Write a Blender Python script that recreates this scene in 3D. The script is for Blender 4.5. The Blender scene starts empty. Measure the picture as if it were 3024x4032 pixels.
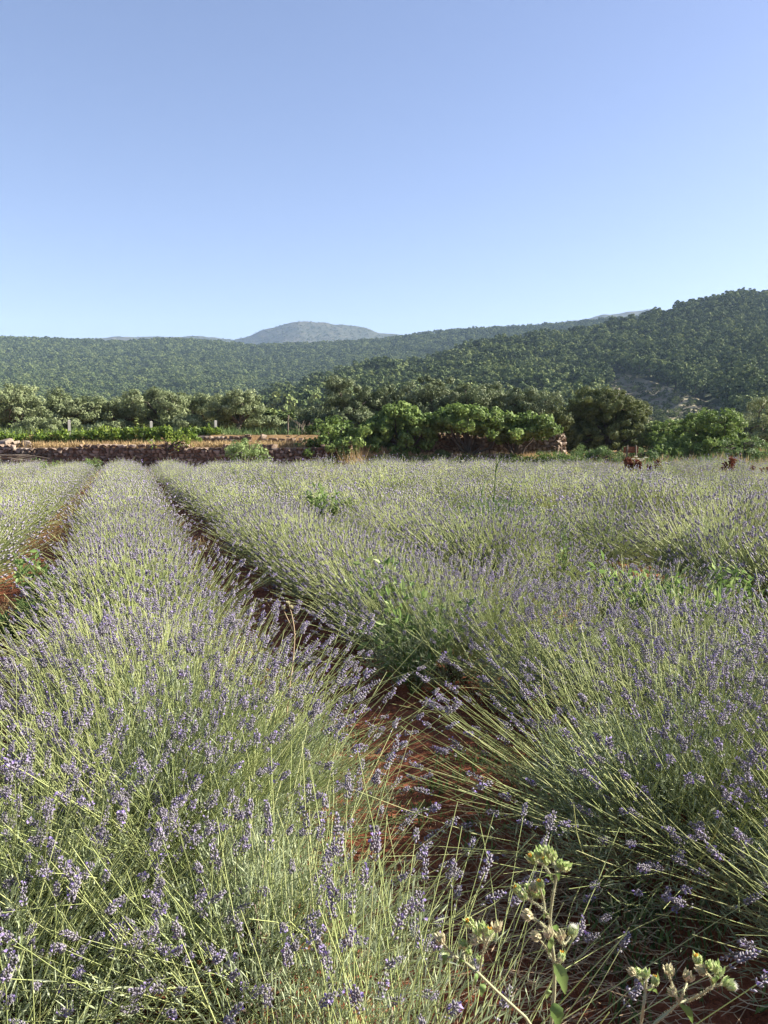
import bpy, bmesh, math, random
import numpy as np
from mathutils import Vector, Matrix

# ------------------------------------------------------------------ camera, sky, sun, exposure
SC = bpy.context.scene
COL = SC.collection
R = math.radians
F_PX = 3166.0                     # focal length in photo pixels (photo is 3024 x 4032)
CAM_H = 1.5
PITCH = R(4.95)                   # camera looks slightly down
cam = bpy.data.cameras.new('camera')
cam.sensor_fit = 'VERTICAL'; cam.sensor_height = 24.0
cam.lens = 24.0 * F_PX / 4032.0
cam.clip_start = 0.05; cam.clip_end = 20000
cam_o = bpy.data.objects.new('camera', cam); COL.objects.link(cam_o)
cam_o.location = (0, 0, CAM_H); cam_o.rotation_euler = (R(90) - PITCH, 0, 0)
SC.camera = cam_o

SUN_AZ, SUN_EL = R(80), R(29)     # clockwise from +Y, above the horizon
world = bpy.data.worlds.new('World'); SC.world = world; world.use_nodes = True
wn = world.node_tree.nodes; wl = world.node_tree.links
sky = wn.new('ShaderNodeTexSky'); sky.sky_type = 'NISHITA'; sky.sun_disc = False
sky.sun_elevation = SUN_EL; sky.sun_rotation = SUN_AZ
sky.altitude = 0; sky.air_density = 1.0; sky.dust_density = 0.8; sky.ozone_density = 4.0
wn['Background'].inputs['Strength'].default_value = 0.050
wt = wn.new('ShaderNodeMix'); wt.data_type = 'RGBA'; wt.blend_type = 'MULTIPLY'; wt.inputs[0].default_value = 1.0
wt.inputs[7].default_value = (1.20, .975, .99, 1)      # the phone's white balance leans to periwinkle
wl.new(sky.outputs[0], wt.inputs[6]); wl.new(wt.outputs[2], wn['Background'].inputs[0])
sun_dir = Vector((math.sin(SUN_AZ) * math.cos(SUN_EL), math.cos(SUN_AZ) * math.cos(SUN_EL), math.sin(SUN_EL)))
sl = bpy.data.lights.new('sun', 'SUN'); sl.energy = 5.0; sl.angle = R(0.53); sl.color = (1.0, 0.93, 0.81)
so = bpy.data.objects.new('sun', sl); COL.objects.link(so)
so.rotation_euler = sun_dir.to_track_quat('Z', 'Y').to_euler()
SC.view_settings.view_transform = 'Standard'; SC.view_settings.look = 'None'
SC.view_settings.exposure = 1.98; SC.view_settings.gamma = 1.0
SC.render.engine = 'CYCLES'
cy = SC.cycles
cy.max_bounces = 4; cy.diffuse_bounces = 3; cy.glossy_bounces = 1; cy.transmission_bounces = 3
cy.volume_bounces = 0; cy.transparent_max_bounces = 4; cy.use_denoising = True
cy.sample_clamp_indirect = 6.0

# ------------------------------------------------------------------ helpers
def at(px, py, Y):
    """photo pixel -> world point at ground distance Y"""
    dy = F_PX * math.cos(PITCH) + (2016 - py) * math.sin(PITCH)
    dz = -F_PX * math.sin(PITCH) + (2016 - py) * math.cos(PITCH)
    k = Y / dy
    return Vector(((px - 1512) * k, Y, CAM_H + dz * k))
def proj(p):
    """world point -> photo pixel"""
    x, y, z = p[0], p[1], p[2] - CAM_H
    d = y * math.cos(PITCH) - z * math.sin(PITCH)
    u = y * math.sin(PITCH) + z * math.cos(PITCH)
    if d < 0.05: return (-9999, -9999, d)
    return (1512 + F_PX * x / d, 2016 - F_PX * u / d, d)
def sm(a, b, x):
    t = np.clip((np.asarray(x, float) - a) / (b - a), 0, 1); return t * t * (3 - 2 * t)
def nrm(v):
    return v / np.maximum(np.linalg.norm(v, axis=-1, keepdims=True), 1e-9)
def vnoise(x, y, seed=0):
    """cheap smooth value noise on arrays"""
    xi, yi = np.floor(x), np.floor(y); fx, fy = x - xi, y - yi
    fx = fx * fx * (3 - 2 * fx); fy = fy * fy * (3 - 2 * fy)
    def h(a, b):
        s = np.sin(a * 127.1 + b * 311.7 + seed * 74.7) * 43758.5453
        return s - np.floor(s)
    return (h(xi, yi) * (1 - fx) + h(xi + 1, yi) * fx) * (1 - fy) + (h(xi, yi + 1) * (1 - fx) + h(xi + 1, yi + 1) * fx) * fy
def fbm(x, y, seed=0, o=4):
    r, a, t = 0, 0.5, 0
    for i in range(o):
        r = r + a * vnoise(x * 2 ** i, y * 2 ** i, seed + i); t += a; a *= 0.5
    return r / t - 0.5

class G:
    """collects triangles"""
    def __init__(s): s.v, s.f, s.t, s.m, s.n = [], [], [], [], 0
    def add(s, v, f, tint=0.5, mat=0):
        v = np.asarray(v, float).reshape(-1, 3); f = np.asarray(f, int).reshape(-1, 3)
        s.v.append(v); s.f.append(f + s.n); s.n += len(v)
        s.t.append(np.broadcast_to(np.asarray(tint, float), (len(v),))); s.m.append(np.full(len(f), mat, int))
    def mesh(s, name, mats, smooth=False):
        me = bpy.data.meshes.new(name)
        v = np.concatenate(s.v); f = np.concatenate(s.f); t = np.concatenate(s.t); m = np.concatenate(s.m)
        me.vertices.add(len(v)); me.vertices.foreach_set('co', v.astype(np.float32).ravel())
        me.loops.add(len(f) * 3); me.loops.foreach_set('vertex_index', f.astype(np.int32).ravel())
        me.polygons.add(len(f)); me.polygons.foreach_set('loop_start', np.arange(0, len(f) * 3, 3, dtype=np.int32))
        me.polygons.foreach_set('material_index', m.astype(np.int32))
        me.polygons.foreach_set('use_smooth', np.full(len(f), smooth, bool))
        a = me.attributes.new('tint', 'FLOAT', 'POINT'); a.data.foreach_set('value', t.astype(np.float32))
        for x in (mats if isinstance(mats, (list, tuple)) else [mats]): me.materials.append(x)
        me.update(calc_edges=True)
        return me

def tubes(g, P, Rr, S=3, tint=0.5, mat=0):
    """P (N,K,3) paths, Rr (N,K) radii"""
    P = np.asarray(P, float); N, K, _ = P.shape
    Rr = np.broadcast_to(np.asarray(Rr, float), (N, K))
    T = nrm(P[:, -1] - P[:, 0])
    ref = np.where(np.abs(T[:, 2:3]) < 0.9, np.array([[0, 0, 1.]]), np.array([[1., 0, 0]]))
    A = nrm(np.cross(T, ref)); B = np.cross(T, A)
    ph = np.arange(S) * 2 * math.pi / S
    off = A[:, None, None, :] * np.cos(ph)[None, None, :, None] + B[:, None, None, :] * np.sin(ph)[None, None, :, None]
    V = P[:, :, None, :] + off * Rr[:, :, None, None]
    V = V.reshape(-1, 3)
    f = []
    for k in range(K - 1):
        for s in range(S):
            a, b = k * S + s, k * S + (s + 1) % S
            f += [(a, b, b + S), (a, b + S, a + S)]
    f = np.array(f)
    Fa = (f[None] + (np.arange(N) * K * S)[:, None, None]).reshape(-1, 3)
    tt = np.repeat(np.broadcast_to(np.asarray(tint, float), (N,)), K * S)
    g.add(V, Fa, tt, mat)

def leaves(g, C, D, Nn, L, W, tint=0.5, mat=0, fold=0.25):
    """diamond leaves: base C, direction D, approx normal Nn"""
    C = np.asarray(C, float); D = nrm(np.asarray(D, float)); n = len(C)
    S = nrm(np.cross(D, Nn)); U = np.cross(S, D)
    L = np.broadcast_to(np.asarray(L, float), (n,))[:, None]; W = np.broadcast_to(np.asarray(W, float), (n,))[:, None]
    mid = C + D * L * 0.5 + U * W * fold
    V = np.stack([C, mid + S * W * 0.5, C + D * L, mid - S * W * 0.5], 1).reshape(-1, 3)
    f = np.array([(0, 1, 2), (0, 2, 3)])
    Fa = (f[None] + (np.arange(n) * 4)[:, None, None]).reshape(-1, 3)
    g.add(V, Fa, np.repeat(np.broadcast_to(np.asarray(tint, float), (n,)), 4), mat)

def spindles(g, C, D, L, Rr, S=3, tint=0.5, mat=0, w=0.5):
    C = np.asarray(C, float); D = nrm(np.asarray(D, float)); n = len(C)
    ref = np.where(np.abs(D[:, 2:3]) < 0.9, np.array([[0, 0, 1.]]), np.array([[1., 0, 0]]))
    A = nrm(np.cross(D, ref)); B = np.cross(D, A)
    L = np.broadcast_to(np.asarray(L, float), (n,))[:, None]; Rr = np.broadcast_to(np.asarray(Rr, float), (n,))[:, None]
    ph = np.arange(S) * 2 * math.pi / S
    ring = (C + D * L * w)[:, None] + Rr[:, None] * (A[:, None] * np.cos(ph)[None, :, None] + B[:, None] * np.sin(ph)[None, :, None])
    V = np.concatenate([C[:, None], ring, (C + D * L)[:, None]], 1).reshape(-1, 3)
    f = []
    for s in range(S):
        a, b = 1 + s, 1 + (s + 1) % S
        f += [(0, b, a), (a, b, S + 1)]
    Fa = (np.array(f)[None] + (np.arange(n) * (S + 2))[:, None, None]).reshape(-1, 3)
    g.add(V, Fa, np.repeat(np.broadcast_to(np.asarray(tint, float), (n,)), S + 2), mat)

def mesh_obj(name, me, parent=None, loc=(0, 0, 0), rot=0.0, scale=1.0):
    o = bpy.data.objects.new(name, me); COL.objects.link(o)
    o.location = loc; o.rotation_euler = (0, 0, rot)
    o.scale = (scale,) * 3 if not hasattr(scale, '__len__') else scale
    if parent: o.parent = parent
    return o
def empty(name, loc=(0, 0, 0), rot=0.0, scale=1.0):
    o = bpy.data.objects.new(name, None); COL.objects.link(o); o.empty_display_size = 0.1
    o.location = loc; o.rotation_euler = (0, 0, rot)
    o.scale = (scale,) * 3 if not hasattr(scale, '__len__') else scale
    return o
def tag(o, label=None, cat=None, group=None, kind=None):
    if label: o['label'] = label
    if cat: o['category'] = cat
    if group: o['group'] = group
    if kind: o['kind'] = kind
    return o

# ------------------------------------------------------------------ materials
def ramp_mat(name, stops, rough=0.7, transl=0.0, spec=0.25, noise=None, bump=0.0, obj_var=0.0, coord='Object'):
    """colour from the 'tint' attribute through a ramp, optional noise mixed in, optional translucency"""
    m = bpy.data.materials.new(name); m.use_nodes = True
    n, l = m.node_tree.nodes, m.node_tree.links
    bs = n['Principled BSDF']; out = n['Material Output']
    at_ = n.new('ShaderNodeAttribute'); at_.attribute_name = 'tint'
    fac = at_.outputs['Fac']
    if obj_var:
        oi = n.new('ShaderNodeObjectInfo'); ma = n.new('ShaderNodeMath'); ma.operation = 'MULTIPLY_ADD'
        ma.inputs[1].default_value = obj_var; l.new(oi.outputs['Random'], ma.inputs[0]); l.new(fac, ma.inputs[2])
        mb = n.new('ShaderNodeMath'); mb.operation = 'SUBTRACT'; mb.inputs[1].default_value = obj_var / 2
        l.new(ma.outputs[0], mb.inputs[0]); fac = mb.outputs[0]
    if noise:
        sc, amt = noise
        tc = n.new('ShaderNodeTexCoord'); nz = n.new('ShaderNodeTexNoise'); nz.inputs['Scale'].default_value = sc
        nz.inputs['Detail'].default_value = 6; nz.inputs['Roughness'].default_value = 0.65
        l.new(tc.outputs[coord], nz.inputs['Vector'])
        mm = n.new('ShaderNodeMath'); mm.operation = 'MULTIPLY_ADD'; mm.inputs[1].default_value = amt
        sb = n.new('ShaderNodeMath'); sb.operation = 'SUBTRACT'; sb.inputs[1].default_value = 0.5
        l.new(nz.outputs['Fac'], sb.inputs[0]); l.new(sb.outputs[0], mm.inputs[0]); l.new(fac, mm.inputs[2]); fac = mm.outputs[0]
        if bump:
            bp = n.new('ShaderNodeBump'); bp.inputs['Strength'].default_value = bump; bp.inputs['Distance'].default_value = 0.02
            l.new(nz.outputs['Fac'], bp.inputs['Height']); l.new(bp.outputs[0], bs.inputs['Normal'])
    cr = n.new('ShaderNodeValToRGB'); el = cr.color_ramp.elements
    el[0].position, el[0].color = stops[0][0], (*stops[0][1], 1)
    el[1].position, el[1].color = stops[-1][0], (*stops[-1][1], 1)
    for p, c in stops[1:-1]:
        e = el.new(p); e.color = (*c, 1)
    l.new(fac, cr.inputs[0]); l.new(cr.outputs[0], bs.inputs['Base Color'])
    bs.inputs['Roughness'].default_value = rough; bs.inputs['Specular IOR Level'].default_value = spec
    if transl:
        tr = n.new('ShaderNodeBsdfTranslucent'); mx = n.new('ShaderNodeMixShader'); mx.inputs[0].default_value = transl
        l.new(cr.outputs[0], tr.inputs['Color'])
        l.new(bs.outputs[0], mx.inputs[1]); l.new(tr.outputs[0], mx.inputs[2]); l.new(mx.outputs[0], out.inputs['Surface'])
    return m
M = {}
M['stem'] = ramp_mat('lavender_stem', [(0, (.215, .275, .095)), (.5, (.40, .455, .18)), (1, (.57, .575, .29))], .6, .3, obj_var=.15)
M['lavleaf'] = ramp_mat('lavender_leaf', [(0, (.155, .20, .105)), (.5, (.315, .37, .21)), (1, (.50, .54, .36))], .65, .25)
M['spike'] = ramp_mat('lavender_flower', [(0, (.20, .19, .18)), (.4, (.275, .255, .295)), (.75, (.305, .275, .37)), (1, (.30, .22, .53))], .75, .2, spec=.15, obj_var=.12)
M['wood'] = ramp_mat('grey_wood', [(0, (.05, .038, .028)), (1, (.20, .16, .12))], .85, noise=(14, .8), bump=.6)
M['bark'] = ramp_mat('bark', [(0, (.035, .028, .022)), (1, (.16, .13, .10))], .9, noise=(6, .9), bump=.8)
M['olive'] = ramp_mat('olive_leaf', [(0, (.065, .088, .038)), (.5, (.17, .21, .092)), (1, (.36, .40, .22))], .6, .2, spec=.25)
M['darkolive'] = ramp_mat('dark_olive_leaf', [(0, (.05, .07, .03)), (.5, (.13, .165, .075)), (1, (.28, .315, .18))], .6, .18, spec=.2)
M['fig'] = ramp_mat('fig_leaf', [(0, (.045, .08, .02)), (.5, (.135, .205, .05)), (1, (.28, .36, .105))], .6, .32, spec=.22)
M['vine'] = ramp_mat('vine_leaf', [(0, (.05, .09, .015)), (.5, (.13, .21, .03)), (1, (.30, .36, .06))], .5, .4)
M['juniper'] = ramp_mat('juniper_leaf', [(0, (.045, .06, .02)), (.5, (.11, .135, .042)), (1, (.21, .235, .075))], .65, .2)
M['shrub'] = ramp_mat('shrub_leaf', [(0, (.05, .085, .03)), (.5, (.12, .19, .06)), (1, (.26, .34, .13))], .55, .32)
M['pine'] = ramp_mat('pine_needles', [(0, (.042, .066, .023)), (.5, (.12, .16, .054)), (1, (.24, .275, .10))], .75, .1, spec=.1, obj_var=.6)
M['palebush'] = ramp_mat('pale_bush_leaf', [(0, (.11, .165, .055)), (.5, (.22, .30, .105)), (1, (.38, .46, .19))], .55, .32)
M['weed'] = ramp_mat('weed_leaf', [(0, (.08, .14, .035)), (.5, (.16, .25, .07)), (1, (.32, .40, .15))], .55, .4)
M['drygrass'] = ramp_mat('dry_grass', [(0, (.19, .13, .06)), (.5, (.36, .255, .12)), (1, (.54, .42, .23))], .8, .25)
M['straw'] = ramp_mat('straw', [(0, (.20, .13, .07)), (.5, (.38, .27, .16)), (1, (.58, .46, .30))], .8, .1)
M['stone'] = ramp_mat('stone', [(0, (.10, .067, .047)), (.5, (.20, .148, .108)), (1, (.34, .28, .225))], .9, noise=(7, .7), bump=.7)
M['palestone'] = ramp_mat('pale_stone', [(0, (.14, .11, .08)), (1, (.28, .23, .18))], .9, noise=(6, .6), bump=.6)
M['dock'] = ramp_mat('dock_seed', [(0, (.07, .022, .012)), (1, (.22, .068, .034))], .8, .15)
M['sign'] = ramp_mat('sign_wood', [(0, (.09, .028, .014)), (1, (.24, .09, .045))], .8, noise=(9, 1.0), bump=.4)
M['concrete'] = ramp_mat('concrete_post', [(0, (.26, .25, .22)), (1, (.46, .44, .40))], .9, noise=(8, .7), bump=.3)
M['hairystem'] = ramp_mat('hairy_stem', [(0, (.20, .24, .10)), (1, (.48, .46, .30))], .7, .2)
M['bud'] = ramp_mat('bud_bract', [(0, (.20, .29, .08)), (.5, (.40, .50, .20)), (1, (.62, .66, .38))], .6, .3)
M['drybud'] = ramp_mat('fading_bud', [(0, (.32, .34, .16)), (1, (.60, .54, .36))], .7, .3)
M['petal'] = ramp_mat('yellow_petal', [(0, (.40, .17, .06)), (.5, (.72, .34, .03)), (1, (.85, .55, .06))], .6, .3)
M['white'] = ramp_mat('white_umbel', [(0, (.55, .55, .42)), (1, (.80, .80, .72))], .7, .3)
M['soilclod'] = ramp_mat('soil_clod', [(0, (.16, .055, .028)), (1, (.36, .15, .075))], .95, noise=(20, .7), bump=.5)

def ground_mat(name, c0, c1, c2, scale, bumpd, fine=40.0, crack=False):
    m = bpy.data.materials.new(name); m.use_nodes = True
    n, l = m.node_tree.nodes, m.node_tree.links; bs = n['Principled BSDF']
    tc = n.new('ShaderNodeTexCoord')
    a = n.new('ShaderNodeTexNoise'); a.inputs['Scale'].default_value = scale; a.inputs['Detail'].default_value = 8; a.inputs['Roughness'].default_value = .7
    b = n.new('ShaderNodeTexNoise'); b.inputs['Scale'].default_value = fine; b.inputs['Detail'].default_value = 5; b.inputs['Roughness'].default_value = .7
    l.new(tc.outputs['Object'], a.inputs['Vector']); l.new(tc.outputs['Object'], b.inputs['Vector'])
    ad = n.new('ShaderNodeMath'); ad.operation = 'ADD'; l.new(a.outputs['Fac'], ad.inputs[0]); l.new(b.outputs['Fac'], ad.inputs[1])
    hf = n.new('ShaderNodeMath'); hf.operation = 'MULTIPLY'; hf.inputs[1].default_value = .5; l.new(ad.outputs[0], hf.inputs[0])
    cr = n.new('ShaderNodeValToRGB'); e = cr.color_ramp.elements
    e[0].position, e[0].color = .32, (*c0, 1); e[1].position, e[1].color = .68, (*c2, 1); x = e.new(.5); x.color = (*c1, 1)
    l.new(hf.outputs[0], cr.inputs[0]); l.new(cr.outputs[0], bs.inputs['Base Color'])
    h = hf.outputs[0]
    if crack:
        vo = n.new('ShaderNodeTexVoronoi'); vo.feature = 'DISTANCE_TO_EDGE'; vo.inputs['Scale'].default_value = 5.5
        wv = n.new('ShaderNodeVectorMath'); wv.operation = 'MULTIPLY_ADD'; wv.inputs[1].default_value = (.35, .35, .35)
        l.new(a.outputs['Color'], wv.inputs[0]); l.new(tc.outputs['Object'], wv.inputs[2]); l.new(wv.outputs[0], vo.inputs['Vector'])
        mr = n.new('ShaderNodeMapRange'); mr.inputs['From Max'].default_value = .06; l.new(vo.outputs['Distance'], mr.inputs['Value'])
        a2 = n.new('ShaderNodeMath'); a2.operation = 'MULTIPLY_ADD'; a2.inputs[1].default_value = .35
        l.new(mr.outputs[0], a2.inputs[0]); l.new(h, a2.inputs[2]); h = a2.outputs[0]
    bp = n.new('ShaderNodeBump'); bp.inputs['Strength'].default_value = .9; bp.inputs['Distance'].default_value = bumpd
    l.new(h, bp.inputs['Height']); l.new(bp.outputs[0], bs.inputs['Normal'])
    bs.inputs['Roughness'].default_value = .95; bs.inputs['Specular IOR Level'].default_value = .12
    return m
M['soil'] = ground_mat('red_soil', (.12, .04, .02), (.22, .078, .04), (.34, .14, .076), 3.0, .03, 45, True)
M['terrace'] = ground_mat('terrace_earth', (.18, .105, .05), (.31, .20, .095), (.44, .31, .17), .8, .04, 9)
M['forestfloor'] = ground_mat('forest_floor', (.03, .045, .02), (.05, .07, .03), (.10, .10, .055), .05, .5, .4)
M['farhill'] = ground_mat('far_scrub', (.02, .03, .014), (.046, .05, .027), (.12, .10, .058), .008, 6, .04)
M['clearing'] = ground_mat('terraced_clearing', (.10, .105, .06), (.21, .19, .115), (.35, .29, .19), .06, .4, .5)

# ------------------------------------------------------------------ the ground
def struct(name, me, **k): return tag(mesh_obj(name, me, **k), kind='structure')
ROW = R(18.05)
rd = np.array([-math.sin(ROW), math.cos(ROW)]); rn = np.array([math.cos(ROW), math.sin(ROW)])
def uv2xy(u, v): return rn[0] * u + rd[0] * v, rn[1] * u + rd[1] * v
SP, U0 = 1.75, 0.05
def soil_z(x, y):
    u = rn[0] * x + rn[1] * y
    ridge = 0.5 + 0.5 * np.cos((u - U0) / SP * 2 * math.pi)
    return 0.06 * ridge - 0.02 + 0.05 * fbm(x * 1.1, y * 1.1, 3) + 0.05 * fbm(x * 5, y * 5, 9, 3) + 0.025 * np.maximum(fbm(x * 14, y * 14, 5, 2), 0)
def grid(xs, ys, zf):
    X, Yg = np.meshgrid(xs, ys); Z = zf(X, Yg)
    nx, ny = len(xs), len(ys)
    i = (np.arange(ny - 1)[:, None] * nx + np.arange(nx - 1)[None]).ravel()
    f = np.concatenate([np.stack([i, i + 1, i + nx + 1], 1), np.stack([i, i + nx + 1, i + nx], 1)])
    return np.stack([X, Yg, Z], -1).reshape(-1, 3), f
g = G(); v, f = grid(np.linspace(-3400, 3400, 60), np.linspace(-60, 3900, 40), lambda x, y: x * 0 - 0.13); g.add(v, f)
struct('ground', g.mesh('ground', M['soil']))
g = G(); v, f = grid(np.arange(-5, 6.5, .035), np.arange(.3, 11.5, .035), soil_z); g.add(v, f)
struct('field_soil', g.mesh('field_soil', M['soil'], True))
g = G()
def far_soil(x, y):
    z = soil_z(x, y)
    inside = (x > -4.9) & (x < 6.3) & (y > .5) & (y < 11.3)
    return np.where(inside, z - .08, z - .012)
v, f = grid(np.concatenate([np.arange(-40, -5, .6), np.arange(-5, 6.5, .25), np.arange(6.5, 40, .6)]), np.arange(-3, 43, .25), far_soil); g.add(v, f)
struct('field_ground', g.mesh('field_ground', M['soil'], True))

WALL_Y = 41.9
def terr_z(x, y):
    t1 = 1.24 - .62 * sm(-3, 3, x)
    left = t1 * (y > WALL_Y + .3) + (1.24 - t1) * (y > 46.2) + .68 * (y > 46.2) + .012 * np.maximum(y - 50, 0) + .08 * fbm(x * .5, y * .5, 2)
    left = np.where(y > WALL_Y + .3, left, -.2)
    right = (.45 + .5 * sm(11.5, 15, x)) * sm(40.5, 46, y) + .012 * np.maximum(y - 50, 0) - .05 + .12 * fbm(x * .5, y * .5, 2)
    m = sm(9.0, 11.5, x)
    return left * (1 - m) + right * m
g = G()
v, f = grid(np.concatenate([np.arange(-120, -32, 4), np.arange(-32, 32, .5), np.arange(32, 121, 4)]),
            np.concatenate([[40.4, 41, 41.6, 42.1, 42.19, 42.25], np.arange(42.6, 46, .4), [46.1, 46.18, 46.24], np.arange(46.8, 60, .8), np.arange(60, 300, 8)]), terr_z)
g.add(v, f); struct('terrace', g.mesh('terrace', M['terrace'], True))
def tz(x, y): return float(terr_z(np.array([x]), np.array([y]))[0])

# ------------------------------------------------------------------ hills
def prof(pts):
    xs, ys = zip(*pts); return lambda p: np.interp(p, xs, ys)
HORIZON = 1742
class Hill:
    def __init__(s, ridge, base, d0, d1, seed, amp, px0, px1, power=1.0, lift=0, spur=3.0, rough=0.0):
        s.rough = rough
        s.ridge, s.base, s.d0, s.d1, s.seed, s.amp, s.px0, s.px1, s.power, s.lift, s.spur = ridge, base, d0, d1, seed, amp, px0, px1, power, lift, spur
    def pos(s, px, t):
        d0 = s.d0(px) if callable(s.d0) else s.d0
        d1 = s.d1(px) if callable(s.d1) else s.d1
        tt = np.minimum(t, 1.0); back = np.maximum(t - 1.0, 0)
        D = d0 + (d1 - d0) * t
        er = (HORIZON - s.ridge(px) + s.lift) / F_PX
        eb = (HORIZON - s.base) / F_PX
        er = np.maximum(er, eb + .004)
        w = np.sin(np.pi * np.clip(tt, 0, 1) ** 1.0) * (1 - tt)
        tn = tt + s.amp * w * (fbm(px / 260. + t * s.spur * .5, t * 1.2, s.seed) * 1.8 + fbm(px / 80., t * 4., s.seed + 5) * .5)
        z = CAM_H + D * (eb + (er - eb) * np.clip(tn, 0, 1.2) ** s.power)
        z = z - back * d1 * (er - eb) * 2.5 * np.minimum(back * 4, 1)
        if s.rough:   # gullies and ribs
            xx = (px - 1512) / F_PX * D; z = z + s.rough * (np.abs(fbm(xx / 160., D / 400., s.seed + 9)) * -2.2 + .35 + fbm(xx / 45., D / 60., s.seed + 3) * .5)
        z = np.maximum(z, -1.0)
        X = (px - 1512) / F_PX * D
        return np.stack([X, D, z], -1)
    def mesh(s, name, mat, nx=220, nt=60, t1=1.5, clear=None):
        px = np.linspace(s.px0, s.px1, nx); t = np.linspace(0, t1, nt)
        PX, T = np.meshgrid(px, t); V = s.pos(PX, T)
        i = (np.arange(nt - 1)[:, None] * nx + np.arange(nx - 1)[None]).ravel()
        f = np.concatenate([np.stack([i, i + 1, i + nx + 1], 1), np.stack([i, i + nx + 1, i + nx], 1)])
        g = G(); g.add(V.reshape(-1, 3), f)
        return struct(name, g.mesh(name, mat, True))
left_ridge = prof([(-900, 1300), (-300, 1312), (0, 1321), (300, 1330), (500, 1338), (680, 1327), (900, 1341), (1000, 1352), (1200, 1348), (1350, 1338), (1512, 1328), (1694, 1303), (1877, 1288), (2010, 1282), (2150, 1274), (2287, 1261), (2500, 1240), (3000, 1180), (3900, 1160)])
right_ridge = prof([(850, 1640), (1003, 1578), (1094, 1530), (1212, 1512), (1276, 1468), (1400, 1440), (1512, 1414), (1676, 1410), (1745, 1384), (1813, 1357), (1968, 1321), (2150, 1298), (2332, 1275), (2423, 1248), (2560, 1216), (2651, 1189), (2742, 1170), (2815, 1143), (2915, 1139), (3024, 1136), (3500, 1090), (4000, 1110)])
HL = Hill(left_ridge, 1690, 420., 1250., 11, .22, -900, 3900, .8, lift=-34)
HR = Hill(right_ridge, 1715, lambda p: 215 + 0 * p, lambda p: 400 + np.clip((p - 1000) / 2000, 0, 1.3) * 280, 23, .35, 860, 4000, .8, lift=-62, spur=4.0)
HL.mesh('left_hill', M['forestfloor'])
HR.mesh('right_hill', M['forestfloor'])
peak = prof([(-2500, 1500), (-400, 1380), (350, 1340), (600, 1336), (780, 1334), (930, 1346), (1000, 1325), (1080, 1302), (1150, 1283), (1195, 1277), (1290, 1279), (1340, 1284), (1420, 1300), (1500, 1319), (1700, 1335), (1950, 1330), (2150, 1290), (2290, 1272), (2360, 1254), (2450, 1240), (2700, 1225), (3200, 1260), (4500, 1400)])
HP = Hill(peak, 1720, 1500., 2700., 31, .55, -1500, 4000, .9, rough=12.)
HP.mesh('far_hill', M['farhill'], 700, 140)

# ------------------------------------------------------------------ pines on the hills
def pine_mesh(seed):
    rng = np.random.default_rng(seed); g = G()
    h = 1.0
    nb = 20
    for i in range(nb):
        z = .25 + .72 * (i / nb) ** .9
        rad = .40 * math.sin(math.pi * min(.97, (1 - z) * .72 + .2)) * (.35 + .65 * rng.random() ** .5)
        a = i * 2.4 + rng.random() * .8
        c = np.array([rad * math.cos(a), rad * math.sin(a), z - .04])
        n = 24; q = nrm(rng.normal(size=(n, 3))); q[:, 2] = np.abs(q[:, 2]) * .8 - .15
        Pp = c + q * rng.uniform(.6, 1.0, (n, 1)) * .115
        D = nrm(q + rng.normal(size=(n, 3)) * .45 + [0, 0, .4])
        D = nrm(np.cross(q, rng.normal(size=(n, 3))) + [0, 0, .25])
        leaves(g, Pp - D * .05, D, q * .55 + nrm(Pp - [0, 0, .45]) * 1.0 + rng.normal(size=(n, 3)) * .25, rng.uniform(.08, .13, n), rng.uniform(.08, .12, n), np.clip(.4 + .22 * rng.normal() + rng.normal(size=n) * .1, 0, 1))
    gt = G(); tubes(gt, [[(0, 0, -.15), (.01, 0, .35), (.02, .01, .75)]], [[.03, .025, .012]], 5, .3)
    return g.mesh('pine_crown', M['pine']), gt.mesh('pine_trunk', M['bark'])
PINES = [pine_mesh(100 + i) for i in range(6)]
rng = np.random.default_rng(7)
def in_clearing(px, py):
    # terraced clearing on the right-hand slope
    xs = [2360, 2420, 2480, 2560, 2640, 2720, 2790, 2850]
    top = np.interp(px, xs, [1545, 1472, 1482, 1505, 1535, 1565, 1590, 1620])
    return (px > 2370) & (px < 2860) & (py > top)
def project_np(P):
    x, y, z = P[:, 0], P[:, 1], P[:, 2] - CAM_H
    d = y * math.cos(PITCH) - z * math.sin(PITCH); u = y * math.sin(PITCH) + z * math.cos(PITCH)
    return 1512 + F_PX * x / d, 2016 - F_PX * u / d, d
def scatter_hill(H, cell, lo, hi, seed):
    rng = np.random.default_rng(seed)
    d1 = H.d1(np.array([3000.]))[0] if callable(H.d1) else H.d1
    d0 = H.d0(np.array([3000.]))[0] if callable(H.d0) else H.d0
    pts = []
    D = d0
    while D < d1 * 1.03:
        w0, w1 = max(H.px0, -350), min(H.px1, 3400)
        step = cell / D * F_PX
        px = np.arange(w0, w1, step); px = px + rng.uniform(-.45, .45, len(px)) * step
        DD = D + rng.uniform(-.45, .45, len(px)) * cell
        dd1 = H.d1(px) if callable(H.d1) else H.d1
        t = (DD - d0) / (dd1 - d0)
        k = t < 1.04
        pts.append(H.pos(px[k], t[k])); D += cell * .95
    P = np.concatenate(pts)
    S = rng.uniform(lo, hi, len(P))
    return P, S
PL, SL = scatter_hill(HL, 7.2, 7.0, 12.0, 1)
PR, SR = scatter_hill(HR, 6.8, 6.0, 11.5, 2)
px, py, d = project_np(PR)
clr = in_clearing(px, py)
PC = PR[clr]; PC = PC[np.random.default_rng(6).random(len(PC)) < .75]; SC_ = np.random.default_rng(5).uniform(.9, 2.0, len(PC))
PR, SR = PR[~clr], SR[~clr]
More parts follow.
